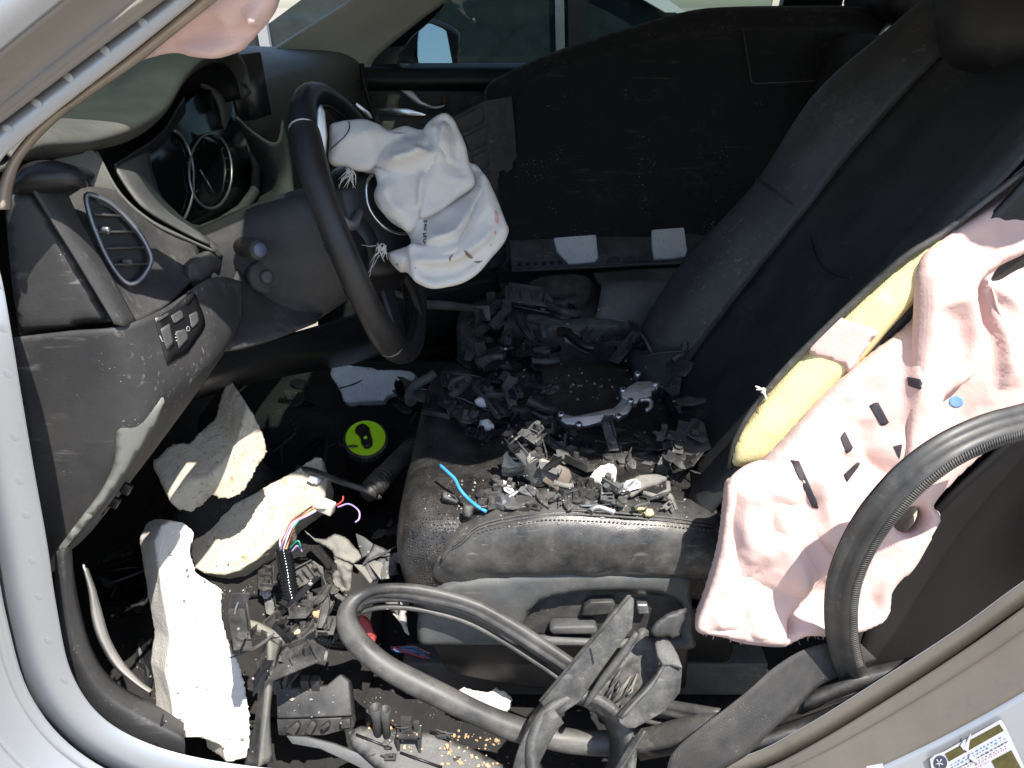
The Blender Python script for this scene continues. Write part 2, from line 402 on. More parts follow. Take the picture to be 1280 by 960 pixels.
M['nylon'] = mat('airbag_nylon', (.60, .585, .555), .85, var=.05, weave=.12, bump=.1, bscale=300, bump2=.25, b2scale=60, sheen=.1, stain=[((.62, .5, .42), 14, .58, .8, .35), ((.35, .28, .2), 40, .68, .8, .5)])
M['pink'] = mat('pink_airbag_nylon', (.66, .465, .42), .85, var=.05, weave=.08, bump=.1, bscale=300, bump2=.3, b2scale=55, sheen=.1, stain=[((.62, .48, .42), 10, .55, .8, .4)])
M['yfoam'] = mat('yellow_foam', (.86, .75, .38), .95, var=.12, vor=.5, vorscale=900, bump=.3, bscale=300, stain=[((.42, .22, .05), 16, .62, .78, .6), ((.78, .66, .4), 9, .5, .7, .5)])
M['wfoam'] = mat('white_foam', (.66, .63, .58), .9, var=.06, vor=.4, vorscale=300, bump=.2, bscale=90, stain=[((.34, .24, .12), 22, .60, .76, .75), ((.10, .085, .07), 60, .66, .76, .7)])
M['wfoamclean'] = mat('white_foam_clean', (.64, .61, .57), .9, var=.05, vor=.35, vorscale=300, bump=.2, bscale=90, stain=[((.5, .42, .3), 16, .64, .8, .4)])
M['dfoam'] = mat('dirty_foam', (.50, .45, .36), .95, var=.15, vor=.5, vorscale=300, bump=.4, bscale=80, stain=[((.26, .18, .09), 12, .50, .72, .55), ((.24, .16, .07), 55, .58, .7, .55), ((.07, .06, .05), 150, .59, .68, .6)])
M['gfoam'] = mat('grey_white_foam', (.72, .73, .76), .9, var=.08, vor=.9, vorscale=300, bump=.2, bscale=90, stain=[((.12, .12, .12), 170, .61, .67, .7), ((.45, .38, .3), 20, .6, .75, .4)])
M['green'] = mat('lime_plastic', (.50, .86, .02), .35, var=.05, bump=.05)
M['chrome'] = mat('satin_chrome', (.72, .73, .74), .18, metal=1, var=.05, bump=0)
M['satin'] = mat('satin_silver', (.52, .53, .54), .35, metal=.9, var=.08, bump=.05, dust=.15)
M['steel'] = mat('bracket_steel', (.42, .43, .45), .42, metal=.85, var=.2, vscale=60, dust=.3, dcol=(.22, .2, .18), dscale=60, bump=.2)
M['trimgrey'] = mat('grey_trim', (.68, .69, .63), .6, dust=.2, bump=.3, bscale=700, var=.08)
M['greyshard'] = mat('grey_dusty_shard', (.17, .165, .15), .7, dust=.6, dcol=(.34, .31, .25), dscale=24, speck=.4, bump=.4, bscale=300)
M['webbing'] = mat('seat_belt_webbing', (.030, .030, .032), .7, weave=.4, wscale=1200, bump=.2, bscale=900, dust=.35, dcol=(.2, .18, .15), dscale=12, speck=.1)
M['red'] = mat('red_reflector', (.32, .015, .018), .35, bump2=.9, b2scale=120, dust=.3, dscale=60, speck=.5, spcol=(.7, .3, .3))
M['blue'] = mat('blue_wire', (.05, .30, .62), .4, bump=0, var=.05)
M['wirewhite'] = mat('white_wire', (.7, .68, .66), .4, bump=0); M['wirered'] = mat('red_wire', (.55, .06, .05), .4, bump=0)
M['wiregreen'] = mat('green_wire', (.03, .32, .2), .4, bump=0); M['wirepurple'] = mat('lilac_wire', (.42, .32, .6), .4, bump=0); M['wireorange'] = mat('orange_wire', (.6, .22, .1), .4, bump=0)
M['ivory'] = mat('ivory_connector', (.78, .72, .62), .45, bump=.05, dust=.2)
M['chips'] = mat('tan_crumbs', (.52, .36, .20), .8, var=.5, vscale=60, bump=.4)
M['glasscrumb'] = mat('pale_crumbs', (.27, .255, .23), .5, var=.7, vscale=80, bump=.3)
M['tape'] = mat('dark_print', (.035, .03, .04), .7, bump=.1); M['blueprint'] = mat('blue_print', (.16, .30, .55), .8, bump=.1); M['bloodred'] = mat('red_trim', (.45, .04, .04), .8, bump=.2)
M['paper'] = mat('label_paper', (.42, .43, .45), .35, var=.04, bump=.02); M['olive'] = mat('label_gold', (.06, .052, .014), .3, var=.4, vscale=90, bump=0); M['ink'] = mat('ink', (.04, .045, .07), .5, bump=0)
M['inkblue'] = mat('pale_blue_ink', (.25, .34, .55), .5, bump=0); M['inkpink'] = mat('pink_ink', (.6, .4, .48), .5, bump=0)
M['windshield'] = glassmat('windshield_glass', (.50, .55, .52)); M['sideglass'] = glassmat('side_glass', (.55, .62, .6)); M['lens'] = glassmat('gauge_lens', (.7, .72, .74))
M['mirror'] = mat('mirror_glass', (.8, .85, .9), .01, metal=1, var=0, bump=0)
M['ground'] = mat('dusty_ground', (.28, .25, .21), .95, var=.2, vscale=.6, dust=.4, dscale=2, bump=.6, bscale=30)
M['othercar'] = mat('grey_car_paint', (.45, .46, .47), .3, metal=.4, var=.05, coat=.4, bump=0); M['othercarw'] = mat('white_car_paint', (.75, .74, .72), .3, var=.03, bump=0)
M['darkglass'] = mat('dark_car_glass', (.02, .03, .032), .06, bump=0); M['beigewall'] = mat('beige_wall', (.52, .46, .34), .9)
M['screen'] = mat('screen_black', (.006, .007, .009), .2, bump=0)
M['whitetrim'] = mat('pale_plastic', (.40, .385, .36), .4, dust=.25, bump=.05)
# ------------------------------------------------------------------ ground
v, f = grid([[Vector((x, y, -.42)) for x in (-900, -6, 0, 6, 900)] for y in (-900, -6, 0, 6, 900)])
struct(mk('ground', v, [q[::-1] if 0 else q for q in f], M['ground'], smooth=False, loc=(0, 0, -.42)))
# ------------------------------------------------------------------ car body
body = thing('car_body', 'silver car body shell with the driver door missing from its doorway', 'car', (0, .75, -.1))
L0 = [(285, -35), (243, 0), (157, 70), (70, 138), (20, 180), (0, 200), (-25, 240), (-15, 300), (0, 345), (12, 410), (25, 490), (42, 590), (58, 680), (70, 760), (88, 840), (125, 895), (185, 930), (270, 952), (400, 966), (600, 972), (800, 968), (925, 947), (1000, 912), (1100, 850), (1200, 785), (1280, 727), (1400, 650)]
L1 = [(245, -35), (203, 0), (112, 68), (22, 136), (-25, 172), (-60, 205), (-85, 250), (-80, 300), (-65, 350), (-55, 415), (-42, 500), (-25, 600), (-8, 690), (8, 775), (35, 865), (85, 930), (160, 975), (260, 1000), (400, 1015), (600, 1022), (800, 1015), (940, 968), (1012, 934), (1112, 874), (1212, 809), (1292, 752), (1412, 672)]
L2 = [(125, -38), (80, 0), (0, 65), (-70, 130), (-115, 170), (-150, 210), (-165, 255), (-160, 310), (-145, 360), (-135, 420), (-120, 510), (-100, 610), (-80, 710), (-60, 800), (-20, 900), (40, 970), (130, 1020), (250, 1050), (400, 1065), (600, 1075), (800, 1065), (960, 1010), (1060, 975), (1160, 930), (1262, 875), (1350, 820), (1470, 740)]
L3 = [(45, -60), (0, -22), (-75, 45), (-140, 110), (-190, 160), (-225, 205), (-240, 260), (-235, 320), (-220, 370), (-210, 430), (-195, 520), (-170, 630), (-150, 730), (-120, 830), (-75, 940), (0, 1020), (100, 1075), (240, 1110), (400, 1125), (600, 1135), (800, 1125), (1000, 1090), (1120, 1050), (1230, 1000), (1340, 950), (1430, 900), (1550, 820)]
def lean(px, py, y0):
    y = y0
    for _ in range(4):
        z = pt(px, py, y=y).z; y = y0 + max(0, z - .62) * .3
    return pt(px, py, y=y)
rowsP = []
for L, y0 in ((L0, .028), (L0, 0), (L1, -.003), (L1, -.012), (L2, -.045), (L3, -.06)):
    r = [lean(a, b, y0) for a, b in L]
    e = r[1] + (r[0] - r[1]).normalized() * .38; e2 = r[1] + (r[0] - r[1]).normalized() * .2   # pillar runs on up to the roof
    off = r[0] - lean(*L0[0], 0)
    r = [Vector((-.02, .17, 1.12)) + off, Vector((-.14, .125, .985)) + off] + r
    q = lean(*L0[-1], 0); off2 = r[-1] - q
    r = r + [Vector((.60, .03, .62)) + off2, Vector((.66, .17, 1.12)) + off2]
    rowsP.append(cr(r, 6))
def bandpart(name, i, j0, j1, m):
    v, f = grid([rowsP[i][j0:j1 + 1], rowsP[i + 1][j0:j1 + 1]]) if i in (1, 2) else grid([[a.lerp(b, t) + Vector((0, -.006 * math.sin(math.pi * t) if i == 4 else (-.005 * math.exp(-((t - .22) / .07) ** 2) + .007 * math.sin(math.pi * t) if i == 3 else 0), 0)) for a, b in zip(rowsP[i][j0:j1 + 1], rowsP[i + 1][j0:j1 + 1])] for t in [q / 14 for q in range(15)]])
    o = mk(name, v, f, m, body); FLG.append(bvh_of(o)) if i == 1 else None; solid(o, .0015, 0); return o
FLG = []
nst = len(rowsP[0]) - 1; A1 = 8 * 6; B0 = 22 * 6
for nm, j0, j1, ch in (('front_pillar', 0, A1, 'paintblotched'), ('door_sill', A1, B0, 'paint'), ('rear_pillar', B0, nst, 'tanpaint')):
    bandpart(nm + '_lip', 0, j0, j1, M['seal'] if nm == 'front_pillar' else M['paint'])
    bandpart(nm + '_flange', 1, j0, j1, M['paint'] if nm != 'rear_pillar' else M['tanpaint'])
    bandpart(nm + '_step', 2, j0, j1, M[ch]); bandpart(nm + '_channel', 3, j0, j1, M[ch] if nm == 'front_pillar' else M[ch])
    bandpart(nm + '_panel', 4, j0, j1, M['paint'])
# spot weld dimples along the flange
for (a, b) in ((10, 163), (46, 131), (85, 98), (131, 65), (178, 30), (3, 412), (10, 467), (18, 545), (24, 600), (32, 643), (-2, 360), (40, 700), (48, 745), (60, 800), (80, 850)):
    hh_ = [t.ray_cast(CAM, ray(a, b).normalized()) for t in FLG]; hh_ = [h for h in hh_ if h[0] is not None]
    if not hh_: continue
    c = hh_[0][0] + Vector((0, -.0009, 0)); rad = .0046
    rings = [[c + Vector((math.cos(t) * rad * k, -hh, math.sin(t) * rad * k)) for t in [i * math.pi / 6 for i in range(12)]] for k, hh in ((1, -.0002), (.8, .0000), (.6, .00008), (.3, .00012), (.05, .00012))]
    v, f = grid(rings, True); mk('weld_dimple', v, f, M['paint'], body)
# tan rubber edge inside the front pillar flange
le_ = [(270, -25), (235, 8), (190, 45), (150, 77), (110, 107), (81, 130), (67, 139), (39, 164), (16, 192), (3, 217), (-4, 240), (-6, 262)]; re_ = [(300, -25), (262, 8), (212, 48), (172, 80), (131, 108), (100, 130), (87, 139), (59, 163), (36, 189), (23, 211), (16, 238), (14, 262)]
patch('pillar_seal', [[lean(a, b, .022) for a, b in le_], [lean((a + c) / 2, (b + d) / 2, .020) for (a, b), (c, d) in zip(le_, re_)], [lean(a, b, .034) for a, b in re_]], M['seal'], body, nu=4, nv=3, thick=.002)
# the rest of the shell: roof, floor pan, firewall, far side, tail
def rect(name, pts, m, parent=body, thick=.01):
    o = mk(name, pts, [(0, 1, 2, 3)], m, parent, smooth=False); solid(o, thick, 0); return o
patch('roof', [[Vector((x, y, 1.125 + .05 * math.sin(math.pi * (y - .1) / 1.4) + .02 * math.sin((x + .05) * 1.4))) for y in (.10, .2, .5, .8, 1.1, 1.4, 1.5)] for x in (-.14, .3, 1.0, 1.8, 2.3)], M['trimgrey'], body, thick=.03, offset=1)
rect('floor_pan', [(-.95, .03, -.02), (2.3, .03, -.02), (2.3, 1.53, -.02), (-.95, 1.53, -.02)], M['floor'])
rect('firewall', [(-.97, .03, -.02), (-.97, 1.53, -.02), (-1.0, 1.53, .80), (-1.0, .03, .80)], M['blackclean'])
rect('rear_side_panel', [(.68, -.02, -.1), (2.3, -.02, -.1), (2.3, .0, .7), (.68, .0, .7)], M['paint'])
rect('rear_panel', [(2.32, 0, -.1), (2.32, 1.55, -.1), (2.32, 1.5, .75), (2.32, .05, .75)], M['charcoal'])
rect('far_side_panel', [(.62, 1.55, -.1), (2.3, 1.55, -.1), (2.3, 1.52, .72), (.62, 1.52, .72)], M['charcoal'])
rect('far_rear_pillar', [(.64, 1.52, .70), (.78, 1.52, .70), (.78, 1.40, 1.12), (.64, 1.40, 1.12)], M['blackclean'], thick=.03)
rect('front_fender', [(-.52, -.07, -.1), (-1.5, -.07, -.1), (-1.5, -.03, .72), (-.52, -.03, .74)], M['paint'])
patch('hood', [[Vector((x, y, .80 + .03 * math.sin(math.pi * y / 1.55) - (0.05 if x < -1.5 else 0))) for y in (-.02, .4, .8, 1.2, 1.57)] for x in (-1.06, -1.5, -2.0)], M['paint'], body, thick=.004)
patch('windshield', [[Vector((-.98 + .85 * t, .12 + .06 * t + (1.33 - .08 * t) * s, .80 + .33 * t + .03 * math.sin(math.pi * s))) for s in (0, .25, .5, .75, 1)] for t in (0, .33, .66, 1)], M['windshield'], body, thick=.004)
# far front pillar trim, pale grey
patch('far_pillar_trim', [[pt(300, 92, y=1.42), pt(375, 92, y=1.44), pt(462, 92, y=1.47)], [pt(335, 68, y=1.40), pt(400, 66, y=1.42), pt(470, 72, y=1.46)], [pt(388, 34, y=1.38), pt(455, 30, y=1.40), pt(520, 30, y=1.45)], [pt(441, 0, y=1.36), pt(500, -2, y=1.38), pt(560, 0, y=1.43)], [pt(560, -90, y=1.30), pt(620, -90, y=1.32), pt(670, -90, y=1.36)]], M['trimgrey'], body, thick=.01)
# ------------------------------------------------------------------ passenger door
M['brown0'] = mat('dull_red_tab', (.16, .05, .045), .6, bump=0)
pd = thing('passenger_door', 'closed far door with chrome pull handle, seen behind the white airbag', 'car door', (0.1, 1.5, 0))
patch('door_panel', [[Vector((x, 1.49, -.02)) for x in (-.55, -.2, .2, .64)], [Vector((x, 1.47, .3)) for x in (-.55, -.2, .2, .64)], [Vector((x, 1.455, .52)) for x in (-.55, -.2, .2, .64)], [Vector((x, 1.47, .64)) for x in (-.55, -.2, .2, .64)], [Vector((x, 1.475, .675)) for x in (-.55, -.2, .2, .64)], [Vector((x, 1.50, .70)) for x in (-.55, -.2, .2, .64)]], M['charcoal'], pd, thick=.02, offset=1)
o = patch('window_ledge', [[Vector((x, 1.462, .685)) for x in (-.5, 0, .64)], [Vector((x, 1.458, .708)) for x in (-.5, 0, .64)], [Vector((x, 1.50, .72)) for x in (-.5, 0, .64)]], M['blackclean'], pd, thick=.02, offset=1)
PD = Plane((0, 1.442, .6), (0, -1, .06))
slab('handle_recess', [(418, 104), (470, 104), (540, 108), (600, 114), (606, 128), (596, 140), (560, 143), (470, 140), (462, 150), (440, 140), (425, 122)], PD, .02, M['black'], pd, smooth_out=True)
PDf = Plane((0, 1.437, .6), (0, -1, .06))
tube('chrome_strip', [PDf.at(*p) for p in ((412, 105), (430, 103), (470, 103.5), (520, 107), (575, 111))], [.003, .004, .004, .003, .002], M['chrome'], pd, n=8)
slab('chrome_panel', [(468, 136), (508, 135), (522, 139), (534, 143), (530, 146), (472, 145)], PDf, .006, M['chrome'], pd)
slab('grab_trim', [(415, 107), (420, 107), (462, 140), (468, 148), (462, 151), (456, 146)], PDf, .006, M['chrome'], pd)
pull = slab('door_pull', [(500, 113), (515, 113), (527, 126), (541, 133), (552, 132), (557, 130), (556, 134), (546, 137), (533, 136), (518, 129)], Plane((0, 1.424, .6), (0, -1, .06)), .012, M['satin'], pd, bev=.002)
slab('lock_tab', [(551, 120), (558, 120), (558, 130), (551, 129)], Plane((0, 1.43, .6), (0, -1, .06)), .01, M['brown0'], pd)
rect('window_glass', [(-.45, 1.515, .70), (.62, 1.515, .70), (.62, 1.42, 1.12), (-.05, 1.42, 1.12)], M['sideglass'], pd, .004)
slab('mirror_sail', [(448, 84), (470, 70), (520, 30), (560, -5), (552, 12), (535, 28), (515, 45), (500, 66), (496, 86)], Plane((0, 1.50, .8), (0, -1, .2)), .012, M['blackclean'], pd)
pk = thing('ribbed_door_pocket', 'black ribbed plastic panel standing between white airbag and black board', 'plastic panel', (0, 1.0, .3))
PK = Plane((-.06, 1.02, .55), (.25, -1, .15))
slab('panel', [(560, 150), (606, 126), (640, 120), (655, 300), (640, 330), (600, 340), (570, 250)], PK, .015, M['black'], pk)
PKf = Plane((-.06, 1.013, .55), (.25, -1, .15))
for q in ([(566, 152), (604, 132), (606, 152), (578, 166)], [(580, 171), (607, 158), (609, 180), (588, 190)], [(590, 196), (610, 186), (612, 208), (596, 216)], [(598, 222), (613, 214), (616, 236), (605, 243)], [(607, 249), (617, 242), (621, 268), (613, 272)]):
    slab('rib', q, PKf, .006, M['black'], pk, bev=.001)
# door mirror outside the far window
dm = thing('door_mirror', 'black door mirror outside the far window reflecting the sky', 'mirror', (-.2, 1.7, .75))
DM = Plane((-.22, 1.68, .82), (.35, -1, .12))
k = 6.4
relief('mirror_housing', zc([(250, 345), (265, 320), (480, 160), (540, 135), (640, 145), (760, 190), (850, 250), (872, 300), (868, 420), (845, 545), (700, 552), (400, 550), (270, 540), (255, 460)], 440, 0, k), DM, .012, M['gloss'], dm, s=.008, edge=.02, back=.09)
DMf = Plane((-.20, 1.655, .82), (.76, -.64, .17))
slab('mirror_glass', zc([(545, 180), (640, 192), (720, 225), (780, 270), (800, 320), (806, 400), (800, 545), (680, 548), (545, 546), (530, 440), (530, 330)], 440, 0, k), DMf, .003, M['mirror'], dm, bev=0)
tube('cap_edge', [DM.at(*p) + DM.n * .012 for p in zc([(272, 510), (265, 360), (285, 330), (500, 165), (545, 148)], 440, 0, k)], .006, M['satin'], dm, n=6)
# hanging cable by the far dash
tube('hanging_cable', [pt(452, 80, y=1.36), pt(454, 98, y=1.35), pt(461, 125, y=1.34), pt(470, 152, y=1.33), pt(476, 178, y=1.33)], .006, M['blackclean'], sm=5)
tag(bpy.data.objects['hanging_cable'], 'thin black cable hanging down in front of the far door handle', 'cable')
# ------------------------------------------------------------------ the neighbouring car
nc = thing('parked_car', 'grey car with dark windows standing beyond the far window', 'car', (-.6, 3.4, -.42))
Yn = 2.75
def prof(pts, y0, y1): 
    a = [Vector((x, y0, z)) for x, z in pts]; b = [Vector((x, y1, z)) for x, z in pts]; n = len(pts)
    return a + b, [tuple(range(n)), tuple(range(2 * n - 1, n - 1, -1))] + [(i, i + n, (i + 1) % n + n, (i + 1) % n) for i in range(n)]
v, f = prof([(-2.6, -.1), (-2.7, .4), (-2.2, .55), (-1.3, .62), (1.0, .66), (1.5, .6), (1.6, .2), (1.55, -.1)][::-1], Yn, Yn + 1.75); mk('body', v, f, M['othercar'], nc, smooth=False)
v, f = prof([(-1.3, .60), (-.55, 1.06), (.1, 1.08), (.62, .86), (1.0, .64)][::-1], Yn + .06, Yn + 1.65); mk('cabin_glass', v, f, M['darkglass'], nc, smooth=False)
v, f = prof([(-.70, 1.0), (-.55, 1.09), (.1, 1.11), (.45, .98), (.68, .845), (.60, .845), (.40, .945), (.1, 1.06), (-.5, 1.04)][::-1], Yn + .02, Yn + 1.7); mk('roof', v, f, M['othercarw'], nc, smooth=False)
for x0, wd, m in ((-.36, .05, 'othercar'), (-.30, .02, 'blackclean'), (.18, .035, 'satin'), (.23, .08, 'blackclean'), (-1.0, .04, 'othercar')):
    v, f = prof([(x0, .63), (x0 + wd, .63), (x0 + wd - .02, 1.04), (x0 - .02, 1.04)], Yn + .03, Yn + .08); mk('window_pillar', v, f, M[m], nc, smooth=False)
for x in (-1.9, .95): v, f = cyl_geo((x, Yn - .01, -.12), (x, Yn + .2, -.12), .3, n=28); mk('wheel', v, f, M['rubber'], nc)
bw = thing('beige_building', 'low beige building far off, mirrored in the door mirror', 'building', (34, 5, -.42))
v, f = box_geo((34, 5, 1.5), 9, 10, 3.4); mk('wall', v, f, M['beigewall'], bw, smooth=False); v, f = box_geo((34, 5, 3.3), 9.6, 10.6, .25); mk('roof', v, f, M['trimgrey'], bw, smooth=False)
# ------------------------------------------------------------------ dashboard
da = thing('dashboard', 'dusty charcoal dashboard with driver vent, gauge hood and side panel', 'dashboard', (-.5, .7, .3))
LX = -.42
lip = [pt(a, b, x=LX) for a, b in ((10, 205), (45, 187), (110, 181), (170, 168), (205, 143), (228, 106), (255, 80), (285, 71), (303, 90), (310, 118))]
lip = [lip[0]] + lip[1:]
r1 = [p + Vector((.006, 0, .012 if 2 < i < 9 else .006)) for i, p in enumerate(lip)]
r2 = [p + Vector((-.03, 0, .020)) for p in lip]
r3 = [Vector((-.58, p.y, .5 * (p.z + .02) + .5 * .775)) for p in lip]; r4 = [Vector((-.75, p.y, .785)) for p in lip]; r5 = [Vector((-.97, p.y, .795)) for p in lip]
under = [p + Vector((-.012, 0, -.008)) for p in lip]; u2 = [p + Vector((-.06, 0, -.012)) for p in lip]
patch('dash_pad', [u2, under, r1, r2, r3, r4, r5], M['dashpad'], da, thick=.004)
FP = [(-.97, .792), (-.7, .782), (-.45, .772), (-.385, .755), (-.365, .72), (-.375, .66), (-.42, .60), (-.43, .5), (-.47, .32)]
patch('dash_panel', [[Vector((x + {.70: -.09, .80: -.09, 1.0: -.08, 1.25: -.03, 1.46: 0}[y] * (1 if x > -.6 else 0), y, z)) for y in (.70, .80, 1.0, 1.25, 1.46)] for x, z in FP], M['dashgrey'], da, thick=.006, offset=1)
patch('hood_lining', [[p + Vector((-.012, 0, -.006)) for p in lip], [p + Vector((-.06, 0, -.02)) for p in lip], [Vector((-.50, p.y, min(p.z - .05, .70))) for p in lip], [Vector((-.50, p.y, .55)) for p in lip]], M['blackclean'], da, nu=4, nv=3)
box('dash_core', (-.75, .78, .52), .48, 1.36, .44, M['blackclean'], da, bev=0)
# dark gap and trim line across the passenger dash
tube('trim_line', [Vector((-.371 + q, y, .705)) for y, q in ((1.05, -.065), (1.15, -.05), (1.25, -.03), (1.44, 0))], .005, M['blackclean'], da, n=6)
# screen
S = Plane((-.50, .84, .74), (.86, -.5, .1))
slab('screen', [(284, 70), (326, 65), (340, 143), (318, 150), (298, 152)], Plane(pt(312, 110, x=-.425), (.55, -.83, .1)), .012, M['screen'], da)
# gauge cluster
G = Plane((-.475, .5, .66), (1, -.12, .18))
lens = [(183, 186), (187, 215), (196, 242), (210, 264), (228, 280), (244, 287), (272, 278), (300, 264), (316, 242), (320, 210), (313, 180), (303, 150), (285, 122), (255, 112), (225, 135), (200, 160)]
slab('gauge_face', lens, G, .01, M['gloss'], da, smooth_out=True)
def arcpx(cx, cy, rx, ry, a0, a1, n=24): return [(cx + rx * math.cos(math.radians(a0 + (a1 - a0) * i / n)), cy - ry * math.sin(math.radians(a0 + (a1 - a0) * i / n))) for i in range(n + 1)]
G2 = Plane(G.p0 + G.n * .004, G.n)
tube('dial_ring', [G2.at(*p) for p in arcpx(263, 214, 27, 47, 0, 360)][:-1], .0022, M['satin'], da, closed=True, n=8)
tube('dial_ring', [G2.at(*p) for p in arcpx(212, 224, 30, 62, -75, 80)], .0022, M['satin'], da, n=8)
for c in ((250, 212), (258, 225)): tube('needle', [G2.at(*c), G2.at(c[0] + 9, c[1] + 16)], .0012, M['satin'], da, n=6)
for i in range(13):
    t = math.radians(-40 + 260 * i / 12); a, b = (263 + 23.5 * math.cos(t), 214 - 41 * math.sin(t)), (263 + 20.5 * math.cos(t), 214 - 36 * math.sin(t)); tube('dial_tick', [G2.at(*a), G2.at(*b)], .0006, M['charcoal'], da, n=4)
    a, b = (212 + 26 * math.cos(t), 224 - 54 * math.sin(t)), (212 + 23 * math.cos(t), 224 - 48 * math.sin(t))
    if a[0] > 200: tube('dial_tick', [G2.at(*a), G2.at(*b)], .0006, M['charcoal'], da, n=4)
tube('bezel', [Plane(G.p0 + G.n * .012, G.n).at(*p) for p in [(183, 186), (187, 215), (196, 242), (210, 264), (228, 281), (250, 287), (275, 278), (302, 262), (318, 240), (321, 210), (313, 180)]], [.003, .004, .004, .004, .004, .006, .007, .009, .009, .008, .006], M['charcoal'], da, n=8)
# cheeks either side of the gauges
patch('gauge_cheek', [[pt(141, 208, x=-.428), pt(160, 198, x=-.44), pt(184, 187, x=-.462)], [pt(158, 236, x=-.415), pt(172, 222, x=-.43), pt(187, 214, x=-.46)], [pt(180, 262, x=-.40), pt(190, 250, x=-.42), pt(198, 243, x=-.455)], [pt(215, 284, x=-.385), pt(218, 274, x=-.41), pt(222, 270, x=-.45)], [pt(262, 308, x=-.36), pt(258, 300, x=-.38), pt(250, 290, x=-.44)]], M['charcoal'], da, nu=4, nv=4)
tube('cheek_edge', [pt(a, b, x=c) for a, b, c in ((120, 190, -.425), (150, 243, -.41), (192, 279, -.388), (235, 300, -.368), (268, 315, -.355))], .0020, M['dashgrey'], da, sm=5, n=6)
patch('hood_inner', [[pt(141, 205, x=-.425), pt(165, 190, x=-.43), pt(200, 165, x=-.43), pt(228, 120, x=-.43)], [pt(150, 206, x=-.45), pt(184, 190, x=-.47), pt(205, 175, x=-.48), pt(230, 140, x=-.48)]], M['blackclean'], da, nu=4)
patch('gauge_cheek', [[pt(296, 145, x=-.42), pt(318, 165, x=-.40), pt(345, 178, x=-.37), pt(352, 150, x=-.38)], [pt(312, 180, x=-.43), pt(326, 192, x=-.405), pt(345, 200, x=-.375), pt(360, 180, x=-.37)], [pt(322, 222, x=-.44), pt(334, 225, x=-.41), pt(348, 228, x=-.38), pt(365, 220, x=-.36)], [pt(315, 262, x=-.43), pt(332, 258, x=-.40), pt(350, 256, x=-.375), pt(370, 256, x=-.35)]], M['dashpad'], da, nu=4, nv=4)
patch('column_cowl', [[pt(228, 292, x=-.40), pt(262, 282, x=-.42), pt(300, 268, x=-.42), pt(345, 250, x=-.40)], [pt(258, 306, x=-.37), pt(285, 296, x=-.38), pt(318, 280, x=-.385), pt(355, 262, x=-.375)], [pt(272, 322, x=-.36), pt(300, 316, x=-.37), pt(330, 300, x=-.375), pt(360, 285, x=-.37)]], M['black'], da, nu=4)
# side of the dash
ED = Plane((-.45, .085, .5), (.08, -1, .02))
relief('side_panel_upper', [(4, 236), (38, 238), (60, 268), (95, 322), (139, 402), (90, 410), (24, 419), (14, 350)], ED, .004, M['dashend'], da, s=.008, edge=.006, smooth_out=False)
patch('side_strip', [[pt(38, 236, y=.082), pt(60, 238, y=.10), pt(82, 246, y=.135)], [pt(62, 275, y=.080), pt(84, 285, y=.092), pt(102, 288, y=.12)], [pt(98, 332, y=.079), pt(118, 338, y=.088), pt(135, 345, y=.11)], [pt(142, 405, y=.079), pt(156, 408, y=.086), pt(168, 404, y=.10)]], M['dashend'], da)
relief('corner_cap', [(14, 238), (18, 222), (28, 207), (50, 200), (80, 203), (100, 214), (108, 226), (112, 236), (100, 234), (75, 240), (40, 242)], Plane((-.45, .078, .7), (.1, -1, .15)), .016, M['blackclean'], da, s=.006, edge=.02, back=.06)
slab('trim_wedge', zc([(330, 440), (500, 400), (690, 360), (740, 365), (775, 395), (960, 740), (910, 700), (760, 692), (690, 590), (560, 500), (430, 450)], 0, 130, 6.4), Plane(pt(120, 200, x=-.424), (.75, -.65, .2)), .01, M['dashgrey'], da, smooth_out=False)
# vent pod and vent
patch('vent_pod', [[pt(72, 240, x=-.44), pt(112, 236, x=-.425), pt(142, 240, x=-.415), pt(156, 252, x=-.41)], [pt(100, 290, x=-.405), pt(118, 268, x=-.41), pt(160, 272, x=-.40), pt(186, 276, x=-.395)], [pt(125, 330, x=-.385), pt(140, 345, x=-.387), pt(195, 318, x=-.38), pt(236, 302, x=-.37)], [pt(152, 378, x=-.372), pt(172, 376, x=-.37), pt(212, 356, x=-.362), pt(248, 324, x=-.36)], [pt(166, 406, x=-.362), pt(186, 396, x=-.357), pt(214, 378, x=-.352), pt(240, 352, x=-.350)]], M['shroud'], da)
VC = [(108, 244), (112, 268), (122, 296), (136, 326), (150, 346), (163, 355), (177, 348), (187, 332), (188, 318), (176, 294), (158, 272), (138, 254), (122, 246)]
VP = Plane(pt(146, 304, x=-.378), (.82, -.52, .22))
vent = tube('vent_ring', cr([VP.at(*p) for p in VC], 4, True), .0024, M['ventmetal'], da, closed=True, n=8)
slab('vent_back', VC, Plane(VP.p0 - VP.n * .0075, VP.n), .003, M['blackclean'], da, bev=0, smooth_out=True)
for i, (a, b) in enumerate((((116, 268), (150, 270)), ((121, 290), (168, 290)), ((130, 311), (180, 309)), ((141, 331), (184, 330)))):
    p, q = VP.at(*a) - VP.n * .004, VP.at(*b) - VP.n * .004; box('louver', (p + q) / 2, (q - p).length, .014, .0022, M['black'], da, M=Matrix((((q - p).normalized()), VP.n, (q - p).normalized().cross(VP.n))).transposed(), bev=.0006)
box('vent_thumbwheel', VP.at(132, 288) - VP.n * .001, .009, .005, .007, M['satin'], da)
box('vent_thumbwheel', VP.at(160, 328) - VP.n * .001, .009, .005, .007, M['charcoal'], da)
slab('trim_tab', zc([(718, 400), (745, 375), (800, 345), (850, 380), (840, 415), (790, 455), (735, 470), (722, 450)], 0, 200, 3.048), Plane(pt(255, 333, x=-.34), (.85, -.5, .15)), .012, M['black'], da, bev=.003)
